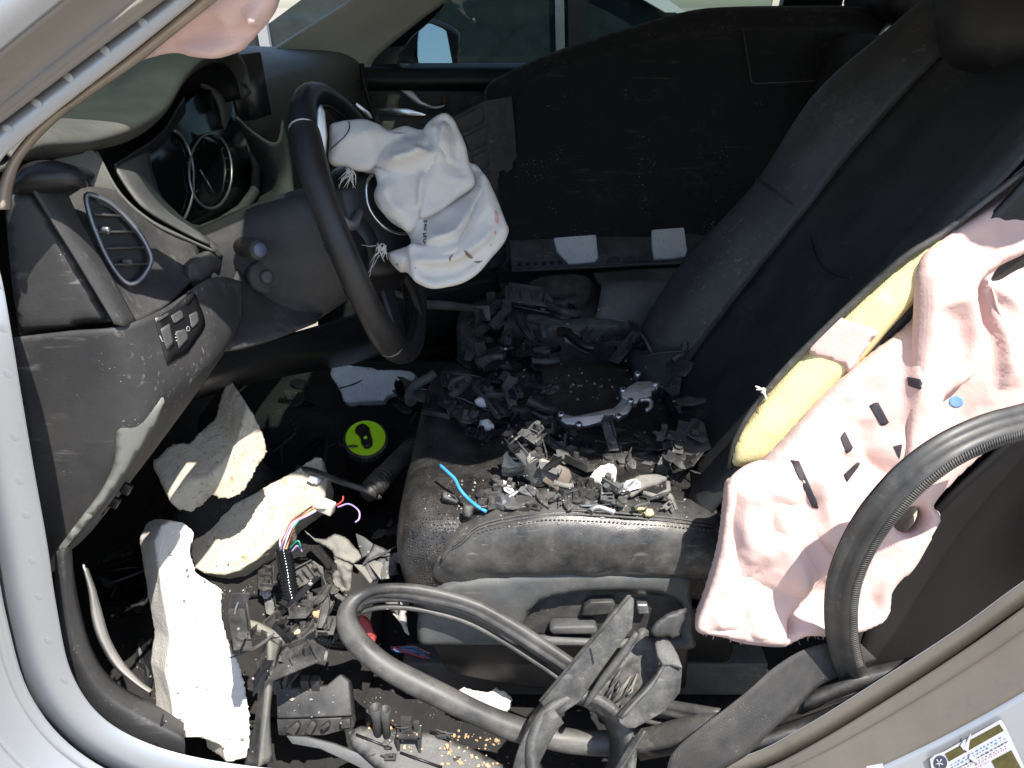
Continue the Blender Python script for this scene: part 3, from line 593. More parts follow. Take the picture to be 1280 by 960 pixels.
# knee bolster with the side of the dash in one sweep
KB = [[(20, 421, .083), (90, 413, .083), (150, 407, .086), (206, 384, .14), (262, 348, .23), (300, 352, .30)],
      [(28, 480, .083), (100, 470, .083), (166, 462, .088), (222, 450, .13), (275, 425, .20), (296, 402, .27)],
      [(38, 550, .083), (100, 550, .083), (170, 535, .09), (207, 505, .12), (240, 485, .16), (262, 460, .22)],
      [(50, 630, .083), (88, 630, .083), (132, 622, .09), (152, 600, .11), (168, 586, .13), (188, 562, .16)],
      [(60, 699, .083), (68, 696, .083), (76, 692, .09), (86, 684, .10), (96, 676, .11), (112, 660, .13)]]
KPN = patch('knee_panel', [[pt(a, b, y=c) for a, b, c in r] for r in KB], M['dashend'], da, nu=8, nv=8, thick=.004)
FLP = Plane(pt(150, 590, y=.076), (.40, -.91, .1))
relief('lit_lower_edge', [(144, 548), (146, 532), (160, 521), (182, 510), (203, 496), (205, 505), (196, 530), (178, 560), (150, 603), (112, 650), (70, 698), (66, 695), (95, 655), (125, 615), (142, 580)], FLP, .004, M['dashgrey'], da, s=.005, edge=.012)  # lower dash edge in sun: the sunlight is put into a paler plate
for q in ((120, 630), (135, 622), (150, 605)): 
    c = pt(q[0] + 8, q[1] + 6, y=.11); box('clip', c, .010, .006, .014, M['blackclean'], da, M=Matrix.Rotation(.6, 3, 'Y'))
# switch panel
KT = bvh_of(KPN)
decal('switch_panel', [(188, 398), (210, 386), (236, 362), (250, 395), (252, 410), (230, 440), (204, 455), (198, 435)], KT, M['blackclean'], da, lift=.0052)
for q in ([(194, 412), (205, 405), (211, 430), (202, 438)], [(213, 415), (226, 412), (230, 424), (217, 436)], [(189, 399), (204, 391), (205, 394), (190, 403)], [(207, 396), (220, 388), (224, 398), (211, 406)], [(230, 395), (240, 390), (243, 404), (233, 412)]):
    decal('switch', q, KT, M['charcoal'], da, lift=.0066)
def ks(l): return [KT.ray_cast(CAM, ray(*p).normalized())[0] - ray(*p).normalized() * .0080 for p in l]
tube('switch_mark', ks([(200, 420), (205, 418), (206, 426), (203, 427)]), .0005, M['paper'], da, closed=True, n=5)
for q in ((219, 418, 225, 416), (219, 422, 226, 420), (220, 426, 224, 425)): tube('switch_mark', ks([q[:2], q[2:]]), .0006, M['paper'], da, n=5)
tube('switch_mark', ks(arcpx(235, 411, 2, 3, 0, 360, 8)[:-1]), .0004, M['paper'], da, closed=True, n=5)
# lower dash in shadow, below and beyond the column
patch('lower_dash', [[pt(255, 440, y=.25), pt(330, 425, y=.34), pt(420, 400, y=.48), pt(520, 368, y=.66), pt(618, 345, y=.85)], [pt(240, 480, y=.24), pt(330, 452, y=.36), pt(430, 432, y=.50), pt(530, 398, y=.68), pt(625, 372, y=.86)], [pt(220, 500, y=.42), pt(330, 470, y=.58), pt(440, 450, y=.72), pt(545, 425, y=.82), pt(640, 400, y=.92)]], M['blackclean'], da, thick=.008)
tube('lower_trim_bar', [pt(460, 352, y=.62), pt(520, 378, y=.64), pt(560, 382, y=.68), pt(612, 388, y=.74)], [.006, .008, .008, .005], M['charcoal'], da, sm=4)
# ------------------------------------------------------------------ steering column and wheel
cc = thing('steering_column', 'charcoal steering column shroud with stalk and round knob', 'steering column', (-.33, .42, .45))
WC = Vector((-.187, .42, .607)); tl = math.radians(18); WN = Vector((math.cos(tl), 0, math.sin(tl))); WT = Vector((-math.sin(tl), 0, math.cos(tl))); WY = Vector((0, 1, 0))
def wl(a, b, c): return WC + WY * a + WT * b + WN * c
rings = []
for c, ra, rb, off in ((-.03, .055, .06, 0), (-.06, .062, .075, -.005), (-.12, .066, .085, -.012), (-.17, .07, .085, -.015), (-.22, .075, .075, -.01)):
    rings.append([wl(ra * math.copysign(abs(math.cos(t)) ** .6, math.cos(t)), off + rb * math.copysign(abs(math.sin(t)) ** .6, math.sin(t)), c) for t in [i * 2 * math.pi / 28 for i in range(28)]])
v, f = grid(rings, True); mk('shroud', v, f, M['shroud'], cc)
patch('shroud_skirt', [[pt(270, 440, x=-.335), pt(290, 350, x=-.345), pt(318, 300, x=-.34), pt(345, 255, x=-.33)], [pt(300, 437, x=-.315), pt(330, 360, x=-.32), pt(345, 320, x=-.318), pt(352, 280, x=-.315)], [pt(345, 424, x=-.285), pt(368, 380, x=-.285), pt(380, 340, x=-.285), pt(384, 300, x=-.285)], [pt(395, 404, x=-.25), pt(405, 390, x=-.25), pt(408, 370, x=-.25), pt(400, 340, x=-.25)]], M['shroud'], cc, thick=.004)
KP = pt(330, 345, x=-.313); kd = Vector((.62, -.75, .15)).normalized()
v, f = tube_geo([KP - kd * .01, KP + kd * .004, KP + kd * .006], [.022, .022, .019], n=24); ring = mk('lock_ring', v, f, M['black'], cc)
v, f = tube_geo([KP, KP + kd * .012, KP + kd * .013], [.009, .008, .006], n=16); mk('lock_barrel', v, f, M['charcoal'], ring)
KQ = pt(323, 312, x=-.30); v, f = tube_geo([KQ - kd * .05, KQ, KQ + kd * .004, KQ + kd * .006], [.012, .0125, .011, .003], n=20); st = mk('stalk_knob', v, f, M['black'], cc)
v, f = tube_geo([KQ + kd * .0055, KQ + kd * .0065], [.0085, .008], n=20); mk('knob_cap', v, f, M['capblue'], st)
sw = thing('steering_wheel', 'black leather steering wheel with silver spoke trim behind the white airbag', 'steering wheel', WC)
rim = [wl(.172 * math.cos(t), .172 * math.sin(t), .006 * math.cos(2 * t)) for t in [i * 2 * math.pi / 72 for i in range(72)]]
v, f = tube_geo(rim, [.0142 + .002 * max(0, math.cos(4 * (i / 72 * 2 * math.pi - .75))) for i in range(72)], True, prof=[(math.cos(a) * 1.0, math.sin(a) * 1.12) for a in [i * 2 * math.pi / 16 for i in range(16)]]); mk('rim', v, f, M['rimleather'], sw)
for i0 in (25, 45): 
    seam = [rim[i0] + ((rim[i0] - WC).normalized() * math.cos(a) + WN * math.sin(a)) * .0164 for a in [j * 2 * math.pi / 16 for j in range(16)]]
    tube('rim_seam', seam, .0012, M['satin'] if i0 == 25 else M['charcoal'], sw, closed=True, n=6)
inner = [WC + (p - WC) * .905 + WN * .004 for p in rim]; tube('rim_trim', inner, .003, M['blackclean'], sw, closed=True, n=6)
hub = [[wl(r * math.cos(t) * (1.15 if math.sin(t) > -.2 else 1), r * .95 * math.sin(t) - .005, c) for t in [i * 2 * math.pi / 36 for i in range(36)]] for r, c in ((.05, -.035), (.085, -.03), (.092, -.01), (.086, .015), (.07, .026), (.04, .033), (.004, .035))]
v, f = grid(hub, True); mk('hub', v, f, M['blackclean'], sw)
tube('badge_ring', [wl(-.012 + .036 * math.cos(t), -.002 + .03 * math.sin(t), .0345) for t in [i * 2 * math.pi / 32 for i in range(32)]], .0022, M['chrome'], sw, closed=True, n=8)
for s in (-1, 1):
    patch('spoke', [[wl(s * .07, .03, .005), wl(s * .12, .025, .004), wl(s * .172, .03, .002)], [wl(s * .07, .0, .016), wl(s * .12, .0, .012), wl(s * .172, .0, .004)], [wl(s * .07, -.04, .005), wl(s * .12, -.03, .004), wl(s * .172, -.035, .002)]], M['blackclean'], sw, thick=.014)
    tube('spoke_trim', [wl(s * .085, .035, .018), wl(s * .125, .03, .015), wl(s * .155, .045, .012), wl(s * .16, .075, .01)], [.004, .006, .007, .003], M['satin'], sw, sm=4, n=8)
    patch('spoke', [[wl(s * .05, -.06, .0), wl(s * .07, -.11, .0), wl(s * .085, -.155, 0)], [wl(s * .03, -.065, .008), wl(s * .045, -.115, .006), wl(s * .055, -.165, 0)]], M['blackclean'], sw, thick=.01)
slab('spoke_trim', [(398, 135), (402, 130), (407, 140), (410, 170), (408, 195), (402, 205), (400, 180), (396, 160)], Plane(wl(-.1, .04, .01), (.5, -.85, .1)), .008, M['satin'], sw, bev=.002)

CV = Plane(pt(470, 285, y=.352), (.55, -.78, .30))
cv = relief('airbag_cover', [(418, 232), (440, 218), (462, 216), (484, 232), (506, 262), (518, 300), (512, 326), (492, 346), (464, 350), (442, 332), (426, 290), (418, 255)], CV, .010, M['blackclean'], sw, s=.006, edge=.02, back=.012)
CVf = Plane(CV.p0 + CV.n * .012, CV.n)
tube('cover_badge_ring', [CVf.at(*p) for p in ((467, 218), (461, 224), (458, 237), (461, 258), (472, 276), (489, 289), (508, 292), (522, 286))], .0022, M['chrome'], cv, sm=4, n=8)
# ------------------------------------------------------------------ driver seat
ds = thing('bucket_seat', 'black leather driver seat strewn with debris, its side torn open', 'car seat', (.2, .4, 0))
def cush(y, X, z): return Vector((X, y, z))
CY = [.172, .18, .22, .30, .40, .50, .58, .63, .645]
CZ = [.22, .285, .305, .298, .29, .296, .315, .30, .22]
rows = []
for X, dz, cl in ((-.10, -.5, .14), (-.128, -.08, .20), (-.140, -.03, .262), (-.122, -.006, 9), (-.09, 0, 9), (0, 0, 9), (.1, 0, 9), (.2, -.01, 9), (.34, -.03, 9)):
    r = []
    for i, (y, z) in enumerate(zip(CY, CZ)):
        zz = min(z + (dz if dz > -.4 else 0), cl); 
        if dz == -.5: zz = .14
        xx = X + (.03 * (abs(i - 4) / 4) ** 3 if X < 0 else 0)
        r.append(Vector((xx, y, zz)))
    rows.append(r)
patch('cushion', rows, M['perf'], ds, nu=6, nv=5, thick=.01)
# side bolster: a fat leather roll along the near edge
br = []
BO = [(-.098, .172, .245, .006, .008), (-.088, .176, .250, .018, .026), (-.065, .184, .262, .032, .040), (-.03, .190, .275, .042, .046), (.04, .193, .287, .05, .052), (.12, .193, .285, .05, .05), (.20, .194, .278, .048, .047), (.245, .196, .272, .044, .042), (.252, .2, .27, .03, .03), (.254, .2, .27, .005, .005)]
for X, y, z, ry, rz in cr([Vector((0, 0, 0))] * 0 + [], 1) if 0 else BO:
    br.append([Vector((X, y + ry * math.copysign(abs(math.cos(t)) ** .85, math.cos(t)), z + rz * math.copysign(abs(math.sin(t)) ** .85, math.sin(t)))) for t in [i * 2 * math.pi / 20 for i in range(20)]])
patch('side_bolster', br, M['leather'], ds, nu=2, nv=5, thick=0, closed_u=True, bump=.003, bscale=34)
def bol(X, ang, k=1.0):
    for a, b in zip(BO, BO[1:]):
        if a[0] <= X <= b[0]:
            t = (X - a[0]) / (b[0] - a[0]); q = [u + (w_ - u) * t for u, w_ in zip(a, b)]
            return Vector((X, q[1] + q[3] * k * math.copysign(abs(math.cos(ang)) ** .85, math.cos(ang)), q[2] + q[4] * k * math.copysign(abs(math.sin(ang)) ** .85, math.sin(ang))))
for da_, nm in ((2.02, 'bolster_seam'), (2.12, 'bolster_seam')):
    tube(nm, [bol(X, da_ + (.5 if X < -.08 else .25 if X < -.05 else 0) , 1.05) for X in (-.085, -.075, -.06, -.04, 0, .06, .12, .18, .24)], .0014, M['dusty'], ds, sm=3, n=6)
gs = []
for i in range(58):
    X = -.04 + i * .0049; p = bol(X, 2.26, 1.05); q = bol(X + .0028, 2.26, 1.05); gs.append(tube_geo([p, q], .0007, n=5))
v, f = join_geo(*gs); tag(mk('stitching', v, f, M['dusty'], ds), None, None, kind='stuff')
tube('front_piping', [Vector((-.055, .166, .262)), Vector((-.095, .172, .258)), Vector((-.118, .195, .262)), Vector((-.136, .24, .268)), Vector((-.142, .32, .262)), Vector((-.143, .42, .258))], .0022, M['leather'], ds, sm=5, n=6)
# plastic valance with the switches
VA = Plane((.1, .150, .2), (0, -1, .12))
rec = [(655, 792), (660, 768), (672, 754), (692, 745), (740, 738), (800, 738), (838, 745), (854, 760), (850, 790), (846, 800), (760, 800), (690, 796)]
relief('valance', [(522, 800), (524, 762), (540, 740), (566, 727), (620, 719), (700, 713), (790, 714), (857, 717), (864, 745), (866, 790), (862, 812), (760, 810), (640, 806), (560, 806), (535, 806)], VA, .006, M['charcoal'], ds, s=.006, edge=.012, back=.02, holes=[rec])
slab('lower_skirt', [(530, 795), (862, 800), (858, 862), (760, 870), (640, 858), (560, 842)], Plane((.1, .170, .2), (0, -1, .05)), .01, M['blackclean'], ds, bev=.004)
VB = Plane((.1, .166, .2), (0, -1, .12))
slab('switch_recess', [(645, 805), (650, 735), (860, 730), (862, 805)], VB, .01, M['black'], ds, bev=0)
VC2 = Plane((.1, .152, .2), (0, -1, .12))
slab('seat_switch', [(727, 770), (730, 760), (738, 753), (766, 752), (770, 757), (764, 768), (740, 770)], VC2, .018, M['black'], ds, bev=.002)
slab('seat_switch', [(796, 756), (810, 756), (812, 768), (798, 768)], VC2, .018, M['satin'], ds, bev=.002)
slab('seat_lever', [(686, 788), (692, 784), (744, 783), (748, 790), (744, 794), (690, 794)], Plane((.1, .146, .2), (0, -1, .12)), .02, M['charcoal'], ds, bev=.003)
box('seat_base', (.1, .41, .11), .40, .42, .10, M['blackclean'], ds, bev=.01)
for y in (.22, .58): box('seat_rail', (.1, y, .03), .5, .04, .06, M['charcoal'], ds, bev=.004)
# backrest
bx0, bz0, bx1, bz1 = .268, .32, .64, .90
bd = Vector((bx1 - bx0, 0, bz1 - bz0)); bn = Vector((-bd.z, 0, bd.x)).normalized()
BC = [(.665, -.10, 0), (.664, -.02, 0), (.652, .036, 0), (.615, .062, 0), (.565, .050, 0), (.525, .010, 0), (.47, 0, 0), (.40, .002, 0), (.33, .004, 0), (.27, .018, 0), (.235, .032, 0), (.205, .034, 0), (.19, .02, 0)]
rows = []
for t in (-.05, .08, .25, .45, .65, .85, .97, 1.02):
    r = []
    for y, h, _ in BC:
        amp = (1 if t < .6 else 1 - (t - .6) * 1.1) * ((1.0 + (.45 * math.exp(-((t - .17) / .17) ** 2) + .45 * math.exp(-((t - .74) / .17) ** 2) if y > .5 else 0)) if h > 0 else 1.0)
        yy = .42 + (y - .42) * (1.0 if t < .7 else 1 - (t - .7) * .55)
        r.append(Vector((bx0, yy, bz0)) + bd * t + bn * (h * amp - (.05 if t > 1 else 0) + .012 * math.sin(math.pi * max(0, min(1, t)))))
    rows.append(r)
patch('backrest', [r[5:] for r in rows], M['leatherclean'], ds, nu=4, nv=5, thick=.006, bump=.002, bscale=16)
patch('backrest_bolster', [r[:6] for r in rows], M['leatherbol_lit'], ds, nu=5, nv=5, thick=.006, bump=.002, bscale=16)
patch('backrest_side', [[Vector((bx0, .19, bz0)) + bd * t + bn * a for t in (-.05, .2, .5, .8, 1.0)] for a in (.015, -.02, -.10, -.16)] , M['leatherclean'], ds, nu=4, nv=4, thick=.006, bump=.004, bscale=14)
patch('backrest_shell', [[Vector((bx0, y, bz0)) + bd * t + bn * (-.17) for t in (-.05, .2, .5, .8, 1.0)] for y in (.19, .3, .5, .66)] , M['black'], ds, nu=3, nv=3, thick=.006)
def bk(t, y, h): return Vector((bx0, y, bz0)) + bd * t + bn * h
tube('backrest_seam', [bk(t, .530, .014 * (1 if t < .6 else 1 - (t - .6) * 1.1) + .010) for t in (.02, .2, .4, .6, .8, .95)], .0018, M['leatherclean'], ds, sm=4, n=6)
tube('backrest_seam', [bk(.46, y, h) for y, h in ((.655, .034), (.632, .066), (.615, .080), (.59, .078), (.565, .068), (.54, .04))], .0018, M['leatherclean'], ds, sm=4, n=6)
tube('backrest_seam', [bk(.50, .55, .03), bk(.44, .50, .014), bk(.40, .40, .014), bk(.42, .30, .018)], .0016, M['leatherclean'], ds, sm=4, n=6)
tube('torn_edge', [pt(a, b, y=c) for a, b, c in ((912, 586, .187), (920, 548, .187), (948, 502, .186), (992, 450, .185), (1060, 384, .185), (1130, 322, .185), (1180, 290, .185), (1285, 210, .19))], .0035, M['leather'], ds, sm=5, n=7)
hr = relief('headrest', [(1168, -70), (1168, 20), (1172, 60), (1190, 84), (1240, 92), (1330, 84), (1400, 40), (1400, -70), (1330, -110), (1230, -110)], Plane((.60, .40, .9), (-.75, -.62, .2)), .05, M['leatherclean'], ds, s=.012, edge=.06, back=.05)
for y in (.34, .46): v, f = cyl_geo((.66, y, .80), (.675, y, .90), .006); mk('headrest_post', v, f, M['satin'], ds)
# foam torn out of the near side of the backrest
FP_ = Plane((.33, .176, .45), (-.35, -.9, .25))
yf = relief('torn_seat_foam', [(1185, 292), (1130, 326), (1060, 387), (990, 455), (947, 507), (920, 545), (913, 572), (920, 583), (945, 581), (962, 577), (976, 566), (1002, 536), (1046, 482), (1062, 468), (1110, 414), (1148, 372), (1175, 330)], FP_, .016, M['yfoam'], s=.005, edge=.02, back=.02, nz=((30, .002), (160, .0008)), folds=[([(1100, 372), (1120, 350), (1150, 330)], .01, -.006, 'ridge')])
tag(yf, 'yellow seat foam bulging from the torn side of the black backrest', 'foam')
tape = relief('foam_patch', [(1010, 437), (1044, 398), (1062, 402), (1098, 414), (1088, 428), (1062, 466), (1054, 457), (1030, 447)], Plane(FP_.p0 + FP_.n * .0165, FP_.n), .0015, M['pink'], yf, s=.004, edge=.002)
for i in range(5):
    a = (953 + i * 2.2, 487 + i); tube('torn_thread', [FP_.at(*a) + FP_.n * .012, FP_.at(a[0] + random.uniform(-6, 4), a[1] - 6) + FP_.n * .02, FP_.at(a[0] + random.uniform(-9, 6), a[1] - 9 + i * 3) + FP_.n * .026], [.002, .0016, .0008], M['ivory'], yf, n=5)
# ------------------------------------------------------------------ seat side airbag (pink)
PA = Plane((.30, .115, .40), (-.06, -.92, .38))
outl = [(1330, 175), (1280, 218), (1240, 252), (1190, 284), (1158, 308), (1147, 330), (1146, 372), (1142, 398), (1114, 424), (1068, 460), (1024, 502), (975, 556), (936, 592), (909, 602), (903, 640), (896, 690), (882, 738), (869, 778), (876, 792), (905, 792), (912, 800), (940, 806), (975, 809), (992, 801), (1010, 794), (1040, 796), (1070, 792), (1108, 774), (1117, 735), (1140, 712), (1158, 682), (1176, 645), (1166, 630), (1200, 592), (1238, 558), (1280, 522), (1340, 470)]
k = 3.048
def F5(l): return zc(l, 860, 220, k)
def F6(l): return zc(l, 860, 480, k)
folds = [
 (F6([(360, 370), (400, 500), (470, 610), (555, 690)]), .02, -.020, 'ridge'), (F6([(330, 520), (390, 600), (420, 700), (400, 800)]), .014, .016, 'ridge'), (F6([(300, 330), (380, 450), (470, 570), (560, 640)]), .012, .014, 'ridge'),
 (F6([(510, 720), (440, 830), (370, 900), (380, 950)]), .018, -.016, 'step'), (F6([(510, 270), (500, 400), (560, 560), (640, 650)]), .022, .022, 'ridge'), (F6([(590, 250), (570, 400), (600, 500), (660, 560)]), .015, -.014, 'ridge'),
 (F6([(650, 130), (660, 260), (740, 345), (820, 330)]), .016, -.012, 'step'), (F6([(640, 560), (620, 480), (720, 380)]), .012, .012, 'step'),
 (F5([(890, 330), (860, 500), (840, 700), (830, 950)]), .022, .022, 'step'), (F5([(900, 600), (930, 720), (1000, 900), (1080, 950)]), .025, -.018, 'ridge'), (F5([(1010, 420), (1060, 500), (1130, 430)]), .03, -.018, 'ridge'), (F5([(1100, 420), (1140, 520), (1170, 650), (1160, 800)]), .016, .016, 'step'),
 (F5([(900, 300), (1000, 260), (1100, 215)]), .015, -.008, 'crease'), (F5([(1280, 300), (1200, 330), (1130, 420)]), .014, -.020, 'step'), (F6([(150, 640), (250, 620), (330, 660), (300, 760)]), .025, .014, 'ridge'), (F6([(110, 880), (200, 850), (300, 800)]), .018, -.012, 'ridge'), (F6([(120, 560), (200, 420), (330, 330)]), .03, .012, 'ridge'),
 (F6([(130, 930), (190, 850), (260, 830)]), .012, .012, 'ridge'), (F6([(240, 960), (270, 880), (260, 820)]), .010, .010, 'ridge'), (F6([(330, 960), (340, 880), (330, 800)]), .010, -.010, 'ridge')]
pa = relief('side_airbag', outl, PA, .016, M['pink'], s=.0038, edge=.018, folds=folds, nz=((9, .012), (34, .002), (90, .0008)), tri=((8, .13, .020, .03), (-35, .10, .010, .04), (75, .16, .010, .04), (30, .035, .0028, .02), (-60, .04, .0026, .02)), back=.035, holes=[F6([(785, 545), (800, 500), (850, 465), (890, 480), (893, 520), (870, 560), (830, 570)])])
tag(pa, 'pale pink deployed side airbag spilling from the torn driver seat, marked with black strips', 'airbag')
FLAP = Plane(PA.p0 + PA.n * .022, PA.n)
fl1 = relief('airbag_fold', [(1147, 332), (1175, 300), (1240, 258), (1300, 222), (1300, 300), (1245, 335), (1222, 362), (1230, 420), (1218, 468), (1182, 496), (1166, 540), (1150, 600), (1132, 612), (1134, 540), (1139, 470), (1141, 400)], FLAP, .010, M['pink'], pa, s=.0038, edge=.016, back=.012, nz=((18, .008), (60, .002)), tri=((80, .09, .008, .03),), folds=[([(1160, 340), (1150, 420), (1145, 520)], .012, .010, 'ridge'), ([(1190, 380), (1200, 430), (1190, 470)], .015, -.014, 'ridge')])
fl2 = relief('airbag_fold', [(912, 598), (950, 575), (985, 590), (1004, 620), (1032, 668), (1044, 700), (1012, 742), (985, 772), (982, 806), (940, 804), (910, 798), (874, 790), (872, 776), (886, 738), (899, 690), (906, 640)], Plane(PA.p0 + PA.n * .014, PA.n), .008, M['pink'], pa, s=.0038, edge=.014, back=.010, nz=((14, .008), (60, .0015)), tri=((20, .08, .010, .03), (-50, .1, .006, .03)), folds=[(F6([(300, 330), (340, 500), (420, 640)]), .014, .010, 'ridge'), (F6([(130, 900), (200, 800), (240, 700)]), .014, -.010, 'ridge')])
T = bvh_of(pa, fl1, fl2)
for q in (F5([(690, 875), (722, 856), (768, 942), (738, 956)]), F6([(390, 290), (418, 283), (502, 470), (482, 488)]), F6([(580, 205), (596, 178), (630, 248), (602, 266)]), F6([(782, 238), (817, 228), (806, 288)]), F6([(592, 345), (650, 292), (656, 306), (604, 376)]), F5([(836, 765), (895, 775), (890, 815), (840, 800)])):
    decal('print_mark', q, T, M['tape'], pa)
decal('print_dot', [(1195 + 9.5 * math.cos(t), 502 + 7.5 * math.sin(t)) for t in [i * math.pi / 8 for i in range(16)]], T, M['blueprint'], pa)
inner_ = relief('airbag_lining', [(1112, 628), (1152, 630), (1150, 668), (1116, 670)], Plane((.42, .15, .40), (-.06, -.92, .38)), .004, M['dfoam'], pa, s=.01, edge=.01)
# red edge tape and ribbed inner cloth at the upper end of the bag
tube('bag_seam', [PA.at(*p) + PA.n * .017 for p in F5([(1125, 430), (1150, 520), (1190, 580), (1230, 660), (1240, 720)])], .0016, M['pink'], pa, sm=4, n=6)
gs = []
for i in range(60):
    a = 880 + i * 3.2 + random.uniform(-1, 1); b = 795 + (6 if 910 < a < 1000 else 0) + random.uniform(-3, 5) - (10 if a > 1040 else 0)
    p = PA.at(a, b - 4); gs.append(tube_geo([p, p + Vector((random.uniform(-.002, .002), -.002, -random.uniform(.001, .005)))], [.0005, .0003], n=4))
v, f = join_geo(*gs); tag(mk('frayed_hem', v, f, M['pink'], pa), None, None, kind='stuff')
# ------------------------------------------------------------------ curtain airbag
ca = thing('curtain_airbag', 'pink curtain airbag hanging from the roof rail above the dashboard', 'airbag', (.2, .08, .85))
k = 3.048
cal = zc([(440, 225), (500, 190), (580, 130), (640, 70), (700, 30), (745, -5), (800, -60), (900, -90), (1010, -90), (1070, -40), (1060, 20), (1040, 60), (990, 120), (950, 165), (880, 195), (820, 205), (740, 200), (640, 195), (560, 215), (490, 228)], 0, 0, k)
PCU = Plane((-.27, .13, .86), (.15, -.9, -.42))
relief('hanging_fold', cal, PCU, .022, M['pink'], ca, s=.004, edge=.018, back=.012, nz=((22, .006), (60, .003)), folds=[
 (zc([(480, 205), (600, 150), (640, 90), (720, 30), (800, -10)], 0, 0, k), .010, .018, 'step'), (zc([(640, 180), (700, 130), (760, 90), (830, 20)], 0, 0, k), .012, -.014, 'ridge'), (zc([(700, 125), (800, 120), (900, 90), (965, 55), (985, 95)], 0, 0, k), .008, -.010, 'crease'), (zc([(940, -10), (985, 50), (1000, 100)], 0, 0, k), .010, .018, 'step'), (zc([(700, 195), (800, 165), (900, 160), (960, 130)], 0, 0, k), .014, .012, 'ridge')])
cur = []
rc = random.Random(3)
xs = [-.20 + .075 * i for i in range(17)]
for j, (z, yb) in enumerate(((1.13, .20), (1.05, .13), (.97, .10), (.915, .085), (.885, .085))):
    cur.append([Vector((x, yb + (.025 if i % 2 else -.012) * j / 4 + rc.uniform(-.006, .006), z + (.015 if j == 4 and i % 3 == 0 else 0) + (max(0, -.02 - x) * .25 if j > 2 else 0))) for i, x in enumerate(xs)])
patch('curtain_cloth', cur, M['pink'], ca, nu=5, nv=5, thick=.004, bump=.003, bscale=20)
# ------------------------------------------------------------------ driver airbag (white)
PW = Plane((-.07, .315, .60), (.12, -.86, .42))
k = 3.838
def F7(l): return zc(l, 400, 120, k)
wo = F7([(45, 155), (60, 130), (140, 115), (215, 112), (280, 135), (330, 165), (380, 150), (420, 145), (490, 162), (530, 115), (595, 80), (640, 110), (670, 170), (700, 240), (715, 315), (750, 330), (790, 380), (830, 450), (860, 520), (890, 600), (905, 645), (880, 710), (820, 780), (760, 850), (690, 895), (620, 915), (540, 925), (480, 905), (440, 870), (415, 845), (385, 845), (340, 800), (325, 760), (345, 745), (430, 715), (430, 680), (405, 645), (340, 605), (300, 560), (270, 520), (258, 470), (275, 420), (265, 375), (225, 362), (170, 355), (120, 335), (60, 330), (40, 300), (45, 230)])
folds = [(F7([(260, 340), (330, 350), (430, 335), (515, 315)]), .010, .022, 'step'), (F7([(515, 315), (520, 230), (500, 170)]), .012, -.022, 'ridge'), (F7([(540, 115), (530, 220), (545, 330)]), .018, .020, 'ridge'), (F7([(490, 390), (475, 480), (478, 580)]), .010, .014, 'step'),
 (F7([(480, 585), (560, 560), (660, 490), (740, 420)]), .012, -.012, 'crease'), (F7([(430, 715), (540, 712), (640, 680), (720, 560), (780, 450), (740, 380)]), .014, .024, 'step'), (F7([(435, 780), (520, 800), (640, 790), (760, 720), (860, 620)]), .022, .016, 'ridge'), (F7([(400, 850), (520, 850), (660, 830), (800, 760)]), .010, -.012, 'ridge'),
 (F7([(280, 420), (330, 520), (370, 600), (430, 650)]), .014, .014, 'ridge'), (F7([(260, 330), (310, 270), (400, 220), (480, 190)]), .012, -.012, 'ridge'), (F7([(60, 270), (120, 220), (200, 210), (280, 220)]), .014, .014, 'ridge'), (F7([(140, 130), (130, 190), (80, 240)]), .006, -.008, 'crease'), (F7([(360, 590), (400, 560), (460, 590)]), .012, .012, 'ridge'), (F7([(720, 330), (740, 420), (760, 470)]), .010, -.012, 'crease'), (F7([(560, 150), (620, 260), (640, 380)]), .03, .012, 'ridge')]
wa = relief('driver_airbag', wo, PW, .018, M['nylon'], s=.0032, edge=.024, folds=folds, nz=((12, .008), (110, .0008)), tri=((25, .10, .018, .03), (100, .12, .018, .03), (150, .055, .007, .02), (60, .04, .004, .015)), back=.035)
tag(wa, 'deflated white driver airbag with faint red stains, drooping from the steering wheel', 'airbag')
wf = []
